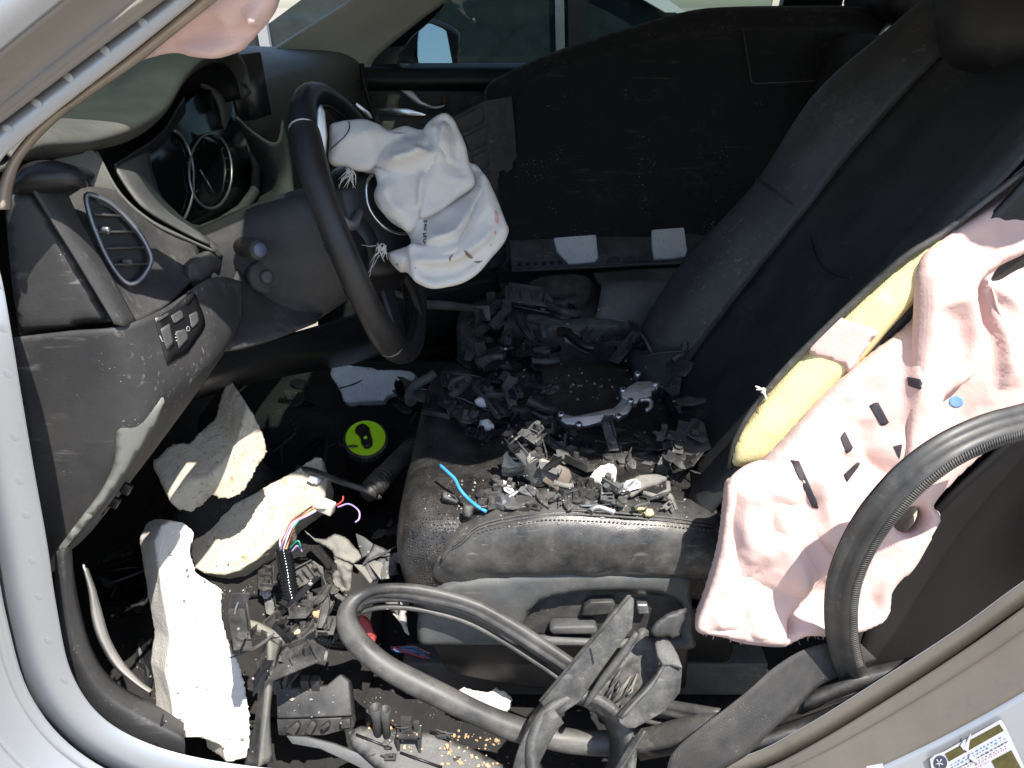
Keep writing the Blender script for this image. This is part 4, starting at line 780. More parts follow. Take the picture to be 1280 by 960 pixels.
for pts_, off_, tr_, fo_ in (
    ([(45, 155), (60, 130), (140, 115), (215, 112), (280, 135), (335, 168), (420, 185), (330, 250), (264, 335), (225, 360), (170, 355), (120, 335), (60, 330), (40, 300), (45, 230)], .016, ((40, .06, .008, .02), (130, .09, .006, .02)), [([(60, 270), (120, 220), (200, 210), (280, 220)], .012, .008, 'ridge')]),
    ([(262, 345), (330, 352), (430, 338), (518, 312), (540, 400), (500, 480), (482, 590), (430, 655), (370, 612), (300, 562), (262, 480), (275, 420)], .016, ((70, .07, .008, .02), (160, .09, .006, .02)), [([(280, 420), (330, 520), (370, 600)], .014, .010, 'ridge')]),
    ([(495, 165), (530, 115), (595, 80), (640, 110), (670, 170), (700, 240), (715, 315), (745, 420), (660, 490), (560, 560), (478, 586), (482, 480), (500, 390), (522, 310), (512, 230)], .021, ((65, .10, .010, .03), (140, .07, .006, .02)), [([(540, 115), (530, 220), (545, 330)], .012, .010, 'ridge'), ([(600, 110), (640, 260), (650, 400)], .012, -.008, 'ridge')]),
    ([(428, 712), (540, 712), (640, 680), (700, 600), (760, 470), (772, 370), (800, 390), (830, 450), (860, 520), (890, 600), (905, 645), (880, 710), (820, 780), (760, 850), (690, 895), (620, 915), (540, 925), (480, 905), (440, 870), (425, 790)], .026, ((30, .08, .009, .03), (120, .12, .008, .03)), [([(435, 780), (520, 800), (640, 790), (760, 720), (860, 620)], .012, .012, 'step'), ([(460, 850), (560, 860), (680, 830), (800, 750)], .010, -.008, 'crease')])):
    wf.append(relief('airbag_fold', F7(pts_), Plane(PW.p0 + PW.n * off_, PW.n), .007, M['nylon'], wa, s=.0030, edge=.012, back=.012, nz=((20, .005), (60, .0016), (130, .0006)), tri=tr_, folds=[(F7(a), b, c, d) for a, b, c, d in fo_]))
T = bvh_of(wa, *wf)
for q, m in (((850, 570, 9, 16), 'red'), ((838, 655, 5, 9), 'red'), ((858, 600, 4, 10), 'red'), ((820, 715, 4, 5), 'red')):
    pass
M['blot'] = mat('pink_stain', (.62, .36, .32), .85, var=.2, vscale=60, bump=.1); M['brownmark'] = mat('brown_mark', (.22, .16, .12), .85, var=.4, vscale=90, bump=.1)
for q, m in (([(838, 545), (852, 560), (858, 600), (846, 620), (838, 590)], 'blot'), ([(836, 645), (845, 650), (842, 665), (836, 660)], 'blot'), ([(690, 740), (705, 745), (735, 775), (725, 782), (700, 765)], 'brownmark'), ([(735, 795), (785, 790), (760, 803)], 'brownmark'), ([(618, 780), (630, 765), (640, 760), (626, 782), (624, 796)], 'brownmark'), ([(818, 712), (826, 712), (824, 720), (818, 720)], 'blot'), ([(455, 822), (462, 824), (458, 830)], 'brownmark'), ([(368, 804), (376, 804), (374, 812), (368, 812)], 'brownmark')):
    decal('stain', F7(q), T, M[m], wa, lift=.0004)
# faded print: short strokes running down the cloth as on the bag
seq = [[(0, 0), (3, 0)], [(0, 0), (0, 2)], [(3, 0), (3, 2)], [(0, 4), (3, 4)], [(0, 6), (3, 5)], [(1.5, 5), (1.5, 7)], [(0, 8), (3, 8)], [(0, 8), (0, 10)], [(0, 10), (3, 10.5)], [(-1, 14), (2.4, 14)], [(-1, 14), (-1, 16)], [(-1, 16), (2.4, 17)], [(-1, 18), (2.2, 18)], [(2.2, 18), (2.2, 20)], [(-1.2, 21), (2, 21)], [(-1.2, 21), (-1.2, 23)], [(-1.2, 24), (2, 23.5)], [(0, 25), (2, 26)]]
gs = []
for s_ in seq:
    P3 = []
    for a, b in s_:
        d = ray(530.5 + a * .95, 276 + b * 1.12).normalized(); h = T.ray_cast(CAM, d)
        if h[0] is not None: P3.append(h[0] - d * .0008)
    if len(P3) == 2: gs.append(tube_geo(P3, .0006, n=5))
v, f = join_geo(*gs); mk('print_line', v, f, M['ink'], wa)
# black stitched loop and frayed threads
tube('stitch_loop', [h for h in [(lambda r: r[0] - ray(*p).normalized() * .001 if r[0] is not None else None)(T.ray_cast(CAM, ray(*p).normalized())) for p in F7([(138, 122), (142, 150), (125, 185), (90, 220), (62, 245), (50, 258)])] if h is not None], .0007, M['ink'], wa, sm=3, n=5)
rt = random.Random(5)
for cx, cy in ((150, 380), (300, 735)):
    gs = []
    for i in range(16):
        a0 = F7([(cx + rt.uniform(-25, 20), cy + rt.uniform(-30, 10))])[0]; a1 = F7([(cx + rt.uniform(-60, 30), cy + rt.uniform(20, 75))])[0]; am = ((a0[0] + a1[0]) / 2 + rt.uniform(-3, 3), (a0[1] + a1[1]) / 2)
        gs.append(tube_geo([PW.at(*a0) + PW.n * .012, PW.at(*am) + PW.n * .016, PW.at(*a1) + PW.n * .010], [.0010, .0007, .0003], n=4))
    v, f = join_geo(*gs); tag(mk('frayed_threads', v, f, M['nylon'], wa), None, None, kind='stuff')
tube('loose_thread', [PW.at(*p) for p in ((452, 306), (462, 308), (472, 307))], .0006, M['nylon'], wa, n=4)
for q in ([(470, 318), (464, 335), (462, 346)], [(474, 318), (468, 330), (458, 344)]): tube('loose_thread', [PW.at(*p) for p in q], .0005, M['nylon'], wa, n=4)
# ------------------------------------------------------------------ large black carpeted board on the passenger side
bd_ = thing('cargo_board', 'large black carpeted load board leaning across the passenger seat', 'board', (.4, 1.0, .38))
BP = Plane((.3, .955, .39), (0, -.47, .25))
bo = [(606, 112), (640, 88), (700, 62), (780, 36), (850, 16), (900, 9), (1000, 7), (1070, 8), (1130, 18), (1175, 38), (1215, 80), (1270, 200), (1270, 330), (905, 326), (640, 340), (634, 320), (622, 250), (612, 170)]
rimf = [([(650, 318), (640, 240), (636, 180), (638, 118), (680, 92), (760, 66), (860, 42), (960, 36), (1060, 38), (1150, 60)], .010, -.010, 'step')]
relief('carpet_panel', bo, BP, .014, M['carpet'], bd_, s=.010, edge=.012, back=.012, folds=rimf, nz=((6, .004),), smooth_out=True)
slab('sewn_pocket', [(925, 38), (1018, 40), (1028, 104), (936, 108)], Plane(BP.p0 + BP.n * .0165, BP.n), .003, M['carpet'], bd_, bev=.001)
tube('pocket_seam', [BP.at(*p) + BP.n * .0175 for p in ((925, 40), (931, 75), (936, 106), (940, 109), (985, 107), (1026, 105))], .0012, M['charcoal'], bd_, n=6)
TP = Plane((.3, .935, .385), (0, -.8, .6))
slab('plastic_lip', [(636, 300), (640, 341), (902, 326), (932, 290), (980, 262), (985, 250), (900, 290), (700, 298)], Plane((.3, .936, .40), (0, -.62, .45)), .006, M['black'], bd_, bev=.002)
LP = Plane((.3, .931, .40), (0, -.62, .45))
tube('lip_edge', [LP.at(*p) for p in ((640, 339), (700, 336), (800, 331), (880, 327), (903, 325))], .003, M['charcoal'], bd_, n=6)
for i in range(6): 
    c = LP.at(650 + i * 10, 330 - i * .4); v, f = cyl_geo(c + LP.n * .0005, c + LP.n * .003, .0042, .003, n=8); mk('stud', v, f, M['blackclean'], bd_)
for i in range(3):
    a = 757 + i * 20; slab('tread_block', [(a, 328), (a + 4, 321), (a + 15, 320), (a + 18, 326)], LP, .006, M['black'], bd_, bev=.001)
for i in range(26):
    a = 880 + (i % 7) * 13 + (i // 7) * 5; b = 314 - (i % 7) * 7 + (i // 7) * 4 - 4; c = LP.at(a, b); v, f = cyl_geo(c, c + LP.n * .003, .004, .003, n=6); mk('stud', v, f, M['black'], bd_)
for nm, q in (('dirt speckled white foam pad on the board lip, its corner cut off', [(692, 297), (745, 293), (748, 322), (744, 327), (726, 329), (711, 330), (696, 314)]), ('squarer dirt speckled white foam pad on the board lip', [(815, 287), (855, 284), (859, 312), (857, 320), (840, 323), (818, 324), (815, 305)])):
    o = slab('foam_pad', q, Plane((.3, .928, .405), (0, -.62, .45)), .012, M['gfoam'], bev=.002); tag(o, nm, 'foam pad', 'foam pads on the black board')
# passenger seat behind the board
ps = thing('passenger_seat', 'black passenger seat mostly hidden behind the carpeted board', 'car seat', (.45, 1.2, 0))
box('cushion', (.2, 1.2, .22), .5, .48, .18, M['leatherclean'], ps, bev=.04)
box('backrest', (.62, 1.22, .55), .14, .46, .56, M['leatherclean'], ps, M=Matrix.Rotation(.42, 3, 'Y'), bev=.05)
box('headrest', (.80, 1.22, .92), .1, .27, .18, M['leatherclean'], ps, M=Matrix.Rotation(.42, 3, 'Y'), bev=.04)
for y in (1.17, 1.27): v, f = cyl_geo((.74, y, .78), (.79, y, .86), .006); mk('headrest_post', v, f, M['satin'], ps)
rs = thing('rear_seat', 'dark rear bench seat behind the front seats', 'car seat', (1.3, .8, 0))
box('cushion', (1.2, .78, .22), .5, 1.3, .2, M['leatherclean'], rs, bev=.04); box('backrest', (1.5, .78, .5), .16, 1.3, .6, M['leatherclean'], rs, M=Matrix.Rotation(.35, 3, 'Y'), bev=.05)
# ------------------------------------------------------------------ centre console
co_ = thing('centre_console', 'black centre console with armrest bin between the seats', 'console', (.1, .8, 0))
box('console_body', (.12, .80, .19), .44, .22, .36, M['black'], co_, bev=.02)
box('tunnel', (-.34, .80, .09), .50, .27, .20, M['floor'], co_, bev=.03)
patch('armrest_bin', [[pt(742, 345, y=.90), pt(800, 340, y=.92), pt(900, 336, y=.92), pt(960, 336, y=.92)], [pt(748, 356, y=.80), pt(800, 352, y=.80), pt(880, 352, y=.80), pt(960, 352, y=.80)], [pt(752, 362, y=.74), pt(800, 358, y=.73), pt(880, 358, y=.73), pt(960, 358, y=.73)], [pt(744, 400, y=.71), pt(800, 402, y=.70), pt(880, 404, y=.70), pt(960, 404, y=.70)], [pt(735, 440, y=.71), pt(800, 445, y=.70), pt(880, 446, y=.70), pt(960, 446, y=.70)]], M['charcoal'], co_, thick=.006)
relief('cup_holder', [(662, 352), (690, 344), (735, 346), (738, 372), (720, 392), (690, 396), (668, 386), (655, 368)], Plane((.06, .80, .405), (0, -.55, .83)), .006, M['black'], co_, s=.006, edge=.01, folds=[([(668, 360), (680, 380), (705, 386), (725, 374)], .012, .016, 'ridge')])
# ------------------------------------------------------------------ foam blocks in the footwell
k = 3.0
def FA(l): return zc(l, 0, 640, 3.0)
def FB(l): return zc(l, 160, 480, 4.0)
P1 = Plane((-.35, .14, .167), (.10, -.82, .56))
o = rough_block('foam_block', FA([(578, 110), (605, 50), (640, 30), (690, 40), (730, 75), (715, 150), (740, 230), (835, 290), (835, 400), (852, 470), (900, 570), (922, 650), (942, 760), (942, 850), (930, 925), (850, 940), (835, 880), (760, 850), (690, 850), (655, 862), (640, 700), (622, 600), (640, 470), (612, 330), (600, 250)]), P1, (-.045, .045, -.030), M['wfoamclean'], voxel=.003, amp=.003, tscale=.05, amp2=.0008)
tag(o, 'tall clean white foam block standing upright against the door sill', 'foam block', 'broken foam blocks')
P2 = Plane(pt(310, 650, z=.205), (.08, -.55, .83))
o = rough_block('foam_block', FB([(330, 715), (440, 640), (540, 590), (700, 505), (820, 440), (940, 362), (968, 368), (975, 420), (1000, 470), (985, 560), (900, 620), (815, 680), (790, 740), (650, 870), (560, 930), (480, 955), (380, 945), (330, 915), (312, 850), (312, 760)]), P2, (-.005, .045, -.055), M['dfoam'], voxel=.003, amp=.003, tscale=.03, amp2=.002)
tag(o, 'long brown stained foam block lying beside the ivory wire connector', 'foam block', 'broken foam blocks')
P3 = Plane(pt(290, 590, z=.315), (.55, -.72, .42))
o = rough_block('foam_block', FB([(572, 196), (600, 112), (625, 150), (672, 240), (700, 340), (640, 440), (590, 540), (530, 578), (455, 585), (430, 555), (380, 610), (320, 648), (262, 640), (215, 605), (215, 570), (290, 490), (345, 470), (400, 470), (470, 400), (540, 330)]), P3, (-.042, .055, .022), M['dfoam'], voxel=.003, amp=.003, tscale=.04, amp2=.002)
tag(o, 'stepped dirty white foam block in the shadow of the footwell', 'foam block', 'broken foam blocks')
P4 = Plane(pt(465, 478, z=.24), (.1, -.75, .62))
o = rough_block('foam_block', zc([(148, 630), (155, 600), (180, 568), (250, 575), (390, 590), (420, 605), (460, 600), (600, 605), (640, 630), (625, 665), (560, 650), (575, 690), (560, 720), (470, 750), (460, 780), (300, 785), (260, 795), (222, 780), (215, 740), (180, 680)], 380, 330, 4.571), P4, (0, .02, -.02), M['gfoam'], voxel=.003, amp=.003, tscale=.03)
tag(o, 'flat greyish white foam slab under the steering wheel', 'foam block', 'broken foam blocks')
hp = patch('bunched_carpet', [[Vector((x, y, max(.0, .30 * math.exp(-((x + .44) / .12) ** 2 - ((y - .40) / .16) ** 2) + .02 * math.sin(x * 40 + y * 25) - .01))) for x in (-.70, -.62, -.55, -.48, -.41, -.34, -.27, -.2)] for y in (.16, .24, .31, .38, .45, .53, .62, .74)], M['floor'], thick=.006, bump=.008, bscale=16)
tag(hp, 'bunched black floor carpet heaped up in the footwell', 'carpet')
# ------------------------------------------------------------------ bottle with a lime green lid
bt = thing('shaker_bottle', 'dark bottle with a lime green lid standing in the footwell', 'bottle', (-.25, .62, .0))
bc = pt(457, 548, z=.22); bn_ = Vector((.12, -.50, .86)).normalized()
def disc(name, r0, a0, r1, a1, m, par, n=28):
    v, f = tube_geo([bc + bn_ * a0, bc + bn_ * a1], [r0, r1], n=n); o = mk(name, v, f, m, par); autosmooth(o); return o
disc('bottle_body', .036, -.20, .038, -.014, M['blackclean'], bt); cl_ = disc('lid_collar', .0365, -.014, .0365, -.001, M['black'], bt)
lid = disc('lid', .0325, -.006, .032, .0015, M['green'], bt)
u1 = bn_.cross(Vector((0, 0, 1))).normalized(); u2 = u1.cross(bn_) * -1
tube('lid_rim', [bc + u1 * .0315 * math.cos(t) + u2 * .0315 * math.sin(t) + bn_ * .002 for t in [i * 2 * math.pi / 32 for i in range(32)]], .0016, M['green'], lid, closed=True, n=8)
for i in range(40):
    t = i * 2 * math.pi / 40; tube('grip_rib', [bc + (u1 * math.cos(t) + u2 * math.sin(t)) * .0368 + bn_ * a for a in (-.014, -.002)], .0009, M['blackclean'], cl_, n=4)
e1 = (bc + bn_ * .005)
LPn = Plane(e1, bn_); relief('flip_cap', [(444, 540), (446, 533), (454, 530), (461, 534), (463, 541), (466, 552), (464, 559), (457, 561), (452, 555), (450, 547)], LPn, .005, M['blackclean'], lid, s=.002, edge=.004)
v, f = tube_geo([LPn.at(457, 549) + bn_ * .005, LPn.at(457, 549) + bn_ * .0075], [.0035, .003], n=14); mk('cap_pin', v, f, M['green'], lid)
# ------------------------------------------------------------------ wiring
wh = thing('wiring_harness', 'black corrugated conduit ending in coloured wires and an ivory connector', 'wiring', pt(360, 700, z=.1))
cp = [pt(a, b, z=c) for a, b, c in ((354, 690, .20), (359, 715, .19), (363, 742, .175), (372, 768, .16), (388, 788, .145), (408, 799, .13), (432, 803, .11), (455, 800, .09))]
cpp = resample(cr(cp, 8), 150); v, f = tube_geo(cpp, [.0098 + .0014 * (1 if i % 3 == 0 else 0) for i in range(150)], n=12); mk('conduit', v, f, M['gloss'], wh)
cb = pt(405, 632, z=.235)
conn = box('connector', cb, .030, .014, .018, M['ivory'], wh, M=Matrix.Rotation(.25, 3, 'Y') @ Matrix.Rotation(-.3, 3, 'Z'), bev=.002)
box('connector_latch', cb + Vector((-.002, -.008, .004)), .014, .005, .006, M['ivory'], conn, bev=.001)
rw = random.Random(11)
for i, m in enumerate(('wirewhite', 'wirered', 'wiregreen', 'wireorange', 'wirewhite', 'wirepurple', 'wiregreen', 'wirered')):
    o1 = (rw.uniform(-5, 5), rw.uniform(-3, 3)); tube('wire', [pt(354 + o1[0], 690, z=.205), pt(361 + o1[0], 668 + o1[1], z=.22 + rw.uniform(-.005, .01)), pt(370 + o1[0], 652 + o1[1], z=.225), pt(384, 642 + o1[1], z=.232), pt(395, 636 + o1[1], z=.234)], .0013, M[m], wh, sm=4, n=6)
for q, m in (([(420, 632, .235), (428, 626, .24), (429, 620, .245)], 'wirered'), ([(422, 634, .235), (436, 630, .24), (448, 638, .24), (449, 648, .235), (444, 653, .23)], 'wirepurple'), ([(364, 690, .2), (372, 682, .21), (378, 690, .2)], 'wirepurple'), ([(360, 688, .2), (372, 676, .22), (376, 684, .21)], 'wiregreen'), ([(352, 688, .2), (350, 676, .21), (360, 660, .215)], 'wirewhite')):
    tube('wire', [pt(a, b, z=c) for a, b, c in q], .0013, M[m], wh, sm=4, n=6)
sl_ = [pt(a, b, z=.235) for a, b in ((460, 617), (474, 602), (503, 572), (522, 557), (553, 545), (576, 539))]
slp = resample(cr(sl_, 10), 120); v, f = tube_geo(slp, [(.016 if i < 70 else .016 - (i - 70) * .00020) + (.0016 if i % 4 == 0 and (i < 25 or i > 62) else 0) - (.004 if i < 8 else 0) for i in range(120)], n=14)
tag(mk('rubber_boot', v, f, M['black']), 'black corrugated rubber sleeve lying in the footwell beside the green lid', 'rubber sleeve')
tag(tube('blue_wire', [pt(a, b, z=c) for a, b, c in [(500 + x / 6.4, 560 + y / 6.4, z) for x, y, z in ((322, 138, .345), (390, 200, .345), (440, 250, .342), (480, 330, .338), (540, 400, .332), (610, 460, .33), (692, 510, .326))]], .0021, M['blue'], sm=5, n=8), 'short bright blue wire across the front of the driver seat', 'wire')
tag(tube('black_cable', [pt(a, b, z=c) for a, b, c in ((372, 585, .24), (395, 590, .25), (425, 602, .25), (455, 612, .24), (475, 622, .22))], .0045, M['black'], sm=5, n=8), 'stiff black cable lying over the brown stained foam block', 'cable')
# ------------------------------------------------------------------ rubber door seals
SPF = [(1.0, 0), (.85, .55), (.4, .92), (-.1, 1.0), (-.6, .8), (-.95, .35), (-1.25, .42), (-1.9, .38), (-2.0, .2), (-1.5, .08), (-1.5, -.08), (-2.0, -.2), (-1.9, -.38), (-1.25, -.42), (-.95, -.35), (-.6, -.8), (-.1, -1.0), (.4, -.92), (.85, -.55)]
loop = [(905, 905, .02), (860, 912, .03), (800, 926, .045), (730, 928, .05), (655, 914, .055), (600, 893, .06), (540, 864, .07), (485, 835, .085), (450, 806, .10), (434, 780, .11), (436, 758, .12), (455, 742, .13), (485, 735, .13), (530, 738, .13), (590, 754, .125), (640, 780, .115), (690, 812, .10), (735, 842, .085), (790, 870, .07), (850, 884, .05), (900, 892, .03)]
lp3 = cr([pt(a, b, y=c) for a, b, c in loop], 8); n_ = len(lp3)
def ramp_(i, a, b): return max(0, min(1, (i / n_ - a) / (b - a)))
tw = [math.pi * .5 + 1.3 * ramp_(i, .35, .7) for i in range(n_)]
g0 = tube_geo(lp3, [(.0140 - .0080 * ramp_(i, .42, .56)) * (1 + .10 * noise.noise(lp3[i] * 22)) for i in range(n_)], prof=SPF, up=(0, -.6, .8), twist=tw)
i0 = int(n_ * .42); lips = []
for dpx, rad in ((17, .0048), (33, .0034)):
    q = []
    for i in range(i0, n_):
        p = lp3[i]; t_ = min(1, (i - i0) / 18); dist = (p - CAM).length
        q.append(p + Vector((-.25, 0.02, -.95)).normalized() * (dpx / FPX * dist * .95 * t_))
    lips.append(tube_geo(q, rad, n=8))
rb_ = []
for i in range(20, i0, 1):
    for t_ in (0, .5):
        p = lp3[i].lerp(lp3[i + 1], t_); d = (lp3[i + 1] - lp3[i]).normalized(); s_ = d.cross(Vector((0, -.7, .7))).normalized(); nn = s_.cross(d); nn = nn if nn.z > 0 else -nn
        s2 = s_ if s_.z > 0 else -s_; q = p + nn * .009 + s2 * .0095; rb_.append(tube_geo([q - s2 * .003, q + s2 * .003 - nn * .004], .0006, n=4))
v, f = join_geo(g0, *lips); ws = mk('door_seal', v, f, M['rubber'])
v, f = join_geo(*rb_); tag(mk('seal_ribs', v, f, M['rubber'], ws), None, None, kind='stuff')
tag(ws, 'long black rubber door seal looped in front of the driver seat valance', 'door seal', 'rubber door seals')
def FD(l): return zc(l, 860, 480, 3.048)
rl = [(p, y) for p, y in zip(FD([(1420, 130), (1290, 165), (1150, 205), (1000, 275), (870, 370), (770, 475), (700, 570), (640, 690), (610, 800), (606, 930), (625, 1040), (660, 1130)]), [.03, .02, .01, .0, -.005, -.005, 0, .005, .01, .02, .03, .05])]
rp3 = cr([pt(a[0], a[1], y=y) for a, y in rl], 8)
ws2 = tube('door_seal', rp3, .0106, M['rubberdark'], prof=SPF, up=(0, -1, .3), twist=[math.pi * 1.0 - .3] * len(rp3))
tag(ws2, 'arched black rubber door seal hanging over the pink side airbag', 'door seal', 'rubber door seals')
gs = []
for i in range(6, len(rp3) - 8):
    for t_ in (0, .5):
        p = rp3[i].lerp(rp3[i + 1], t_); d = (rp3[i + 1] - rp3[i]).normalized(); s_ = d.cross(Vector((0, -1, .3))).normalized(); nn = s_.cross(d)
        nn = nn if nn.y < 0 else -nn; q = p + nn * .0106 - s_ * .002; gs.append(tube_geo([q - s_ * .004, q + s_ * .004], .0007, n=4))
v, f = join_geo(*gs); tag(mk('seal_ribs', v, f, M['rubber'], ws2), None, None, kind='stuff')
# ------------------------------------------------------------------ seat belt
def FE(l): return zc(l, 860, 700, 3.048)
up_ = FE([(640, 300), (560, 312), (440, 345), (330, 412), (230, 500), (130, 580), (50, 640), (-60, 740), (-90, 850)]); lo_ = FE([(720, 380), (620, 425), (500, 482), (420, 560), (330, 640), (230, 740), (130, 800), (40, 860), (-20, 930)])
ys = [.06, .045, .03, .012, -.004, -.014, -.02, -.02, -.02]
sb = patch('seat_belt', [[pt(*p, y=y + .004) for p, y in zip(up_, ys)], [pt((p[0] + q[0]) / 2, (p[1] + q[1]) / 2, y=y + .001) for p, q, y in zip(up_, lo_, ys)], [pt(*q, y=y) for q, y in zip(lo_, ys)]], M['webbing'], nu=6, nv=4, thick=.0016)
tag(sb, 'slack black seat belt webbing trailing over the door sill', 'seat belt')
st_ = thing('sill_trim', 'black plastic sill trim strips between the door seal and rear pillar', 'trim', (.3, .05, .1))
for i, (a, b, y0, y1) in enumerate((([(785, 926), (850, 902), (940, 882), (1050, 856), (1190, 822)], [(800, 948), (880, 932), (960, 908), (1060, 876), (1170, 842)], .05, .04), ([(1010, 868), (1080, 838), (1150, 822), (1210, 806)], [(1000, 890), (1070, 862), (1140, 846), (1200, 828)], .045, .035), ([(960, 915), (1010, 898), (1060, 878), (1120, 850)], [(930, 940), (985, 926), (1040, 905), (1100, 872)], .03, .012))):
    patch('trim_strip', [[pt(*p, y=y0) for p in a], [pt((p[0] + q[0]) / 2, (p[1] + q[1]) / 2, y=min(y0, y1) - .006) for p, q in zip(a, b)], [pt(*q, y=y1) for q in b]], M['black'], st_, nu=5, nv=4, thick=.003)
ip = thing('pillar_trim', 'dark inner pillar trim behind the arched door seal', 'trim', (.55, .06, .2))
patch('lower_cover', [[Vector((.44, .16, .05)), Vector((.56, .15, .06)), Vector((.66, .10, .06))], [Vector((.46, .15, .30)), Vector((.56, .14, .32)), Vector((.66, .06, .34))], [Vector((.56, .12, .55)), Vector((.62, .10, .56)), Vector((.68, .06, .58))], [Vector((.64, .15, .9)), Vector((.70, .14, .9)), Vector((.74, .12, .9))]], M['blackclean'], ip, thick=.005)
# ------------------------------------------------------------------ kick trim at the front of the sill
kt = thing('kick_trim', 'curved charcoal kick trim following the front corner of the doorway', 'trim', (-.4, .05, .1))
ou = FA([(205, 150), (208, 300), (222, 480), (268, 600), (330, 720), (400, 790), (480, 850), (580, 895), (690, 930)]); inn = FA([(268, 130), (282, 260), (310, 400), (345, 510), (390, 590), (450, 650), (540, 700), (615, 742), (690, 790)])
patch('cover', [[pt(*p, y=.03) for p in ou], [pt((p[0] * 2 + q[0]) / 3, (p[1] * 2 + q[1]) / 3, y=.022) for p, q in zip(ou, inn)], [pt((p[0] + 2 * q[0]) / 3, (p[1] + 2 * q[1]) / 3, y=.028) for p, q in zip(ou, inn)], [pt(*q, y=.065) for q in inn]], M['dashend'], kt, nu=5, nv=4, thick=.003)
tube('cover_joint', [pt(*p, y=.0255) for p in FA([(612, 760), (600, 820), (580, 890)])], .0012, M['blackclean'], kt, n=5)
for p in FA([(265, 690), (425, 850)]): box('edge_clip', pt(*p, y=.006), .018, .006, .010, M['blackclean'], kt, M=Matrix.Rotation(.8, 3, 'Y'), bev=.001)
ws_ = patch('pale_strip', [[pt(*p, y=.075) for p in FA([(306, 195), (330, 300), (344, 410), (374, 497), (430, 586), (508, 650), (556, 684)])], [pt(*p, y=.066) for p in FA([(314, 205), (342, 297), (358, 400), (388, 488), (442, 578), (512, 642), (562, 676)])], [pt(*p, y=.082) for p in FA([(332, 212), (360, 290), (382, 370), (412, 470), (462, 560), (524, 630), (572, 666)])]], M['whitetrim'], nu=5, nv=3, thick=.002)
tag(ws_, 'thin pale curved plastic strip inside the kick trim, its end splintered', 'trim')
# ------------------------------------------------------------------ broken pillar trim in the foreground
def FG(l): return zc(l, 600, 680, 3.765)
fr = thing('broken_pillar_trim', 'dusty broken black trim with a round cup opening lying on the sill', 'broken trim', pt(740, 900, y=.02))
PG = Plane(pt(740, 860, y=.030), (-.18, -.84, .5)); PGb = Plane(pt(740, 860, y=.05), (.2, -.84, .5)); PGc = Plane(pt(800, 840, y=.028), (.32, -.80, .5))
slab('left_wing', FG([(285, 748), (400, 612), (518, 470), (610, 360), (705, 245), (726, 262), (722, 330), (715, 400), (640, 500), (560, 612), (470, 742), (400, 790), (330, 812)]), PG, .005, M['dusty'], fr, bev=.0012)
slab('left_wing_flange', FG([(285, 748), (400, 612), (518, 470), (705, 245), (690, 240), (505, 458), (388, 600), (272, 738)]), Plane(PG.p0 + PG.n * .0045, PG.n + Vector((-.5, 0, 0))), .006, M['dusty'], fr, bev=.0012)
slab('wing_crack', FG([(512, 490), (522, 492), (538, 560), (530, 572)]), Plane(PG.p0 + PG.n * .0004, PG.n), .001, M['blackclean'], fr, bev=0)
relief('centre_web', FG([(490, 765), (560, 680), (700, 480), (740, 410), (770, 390), (795, 410), (800, 440), (835, 470), (860, 560), (850, 610), (760, 710), (690, 780), (650, 850), (560, 800)]), PGb, .005, M['dusty'], fr, s=.004, edge=.002, back=.004, nz=((60, .004), (140, .002)), jag=.0012)
tube('centre_ridge', [PG.at(*p) + PG.n * .006 for p in FG([(495, 755), (590, 620), (680, 500), (740, 410)])], [.003, .0045, .0045, .003], M['dusty'], fr, sm=4, n=8)
rgb = random.Random(9)
for i in range(15):
    t0 = rgb.uniform(0, .5); t1 = t0 + rgb.uniform(.15, .5); ox = rgb.uniform(-45, 55); A_, B_ = (585 + ox, 770 + ox * .35), (715 + ox, 560 + ox * .35)
    p, q = [PGb.at(*x) + PGb.n * .008 for x in FG([(A_[0] + (B_[0] - A_[0]) * t0, A_[1] + (B_[1] - A_[1]) * t0), (A_[0] + (B_[0] - A_[0]) * t1, A_[1] + (B_[1] - A_[1]) * t1)])]
    tube('rib', [p, p.lerp(q, .5) + Vector((rgb.uniform(-.002, .002), -.002, 0)), q], [.0012, rgb.uniform(.0014, .0026), .0008], M[rgb.choice(('dusty', 'greyshard', 'black'))], fr, n=5)
slab('right_wing', FG([(862, 572), (905, 560), (955, 584), (950, 650), (944, 702), (870, 790), (800, 832), (730, 870), (692, 868), (658, 846), (660, 815), (700, 768), (780, 690), (846, 612)]), PGc, .009, M['dusty'], fr, bev=.0018)
slab('right_wing_top', FG([(822, 470), (835, 445), (880, 435), (912, 480), (936, 525), (956, 585), (900, 568), (862, 574), (836, 530)]), Plane(PGc.p0 + Vector((0, .004, 0)), (.05, -.55, .85)), .008, M['dusty'], fr, bev=.0018)
tube('wing_edge', [PGc.at(*p) + PGc.n * .001 for p in FG([(862, 574), (800, 668), (720, 752), (664, 815)])], [.002, .003, .003, .002], M['dusty'], fr, sm=3, n=6)
relief('torn_scrap', FG([(800, 405), (850, 350), (930, 310), (975, 300), (965, 350), (930, 440), (880, 435), (830, 440)]), Plane(pt(840, 780, y=.06), (.2, -.9, .3)), .003, M['black'], fr, s=.004, edge=.003, jag=.001)
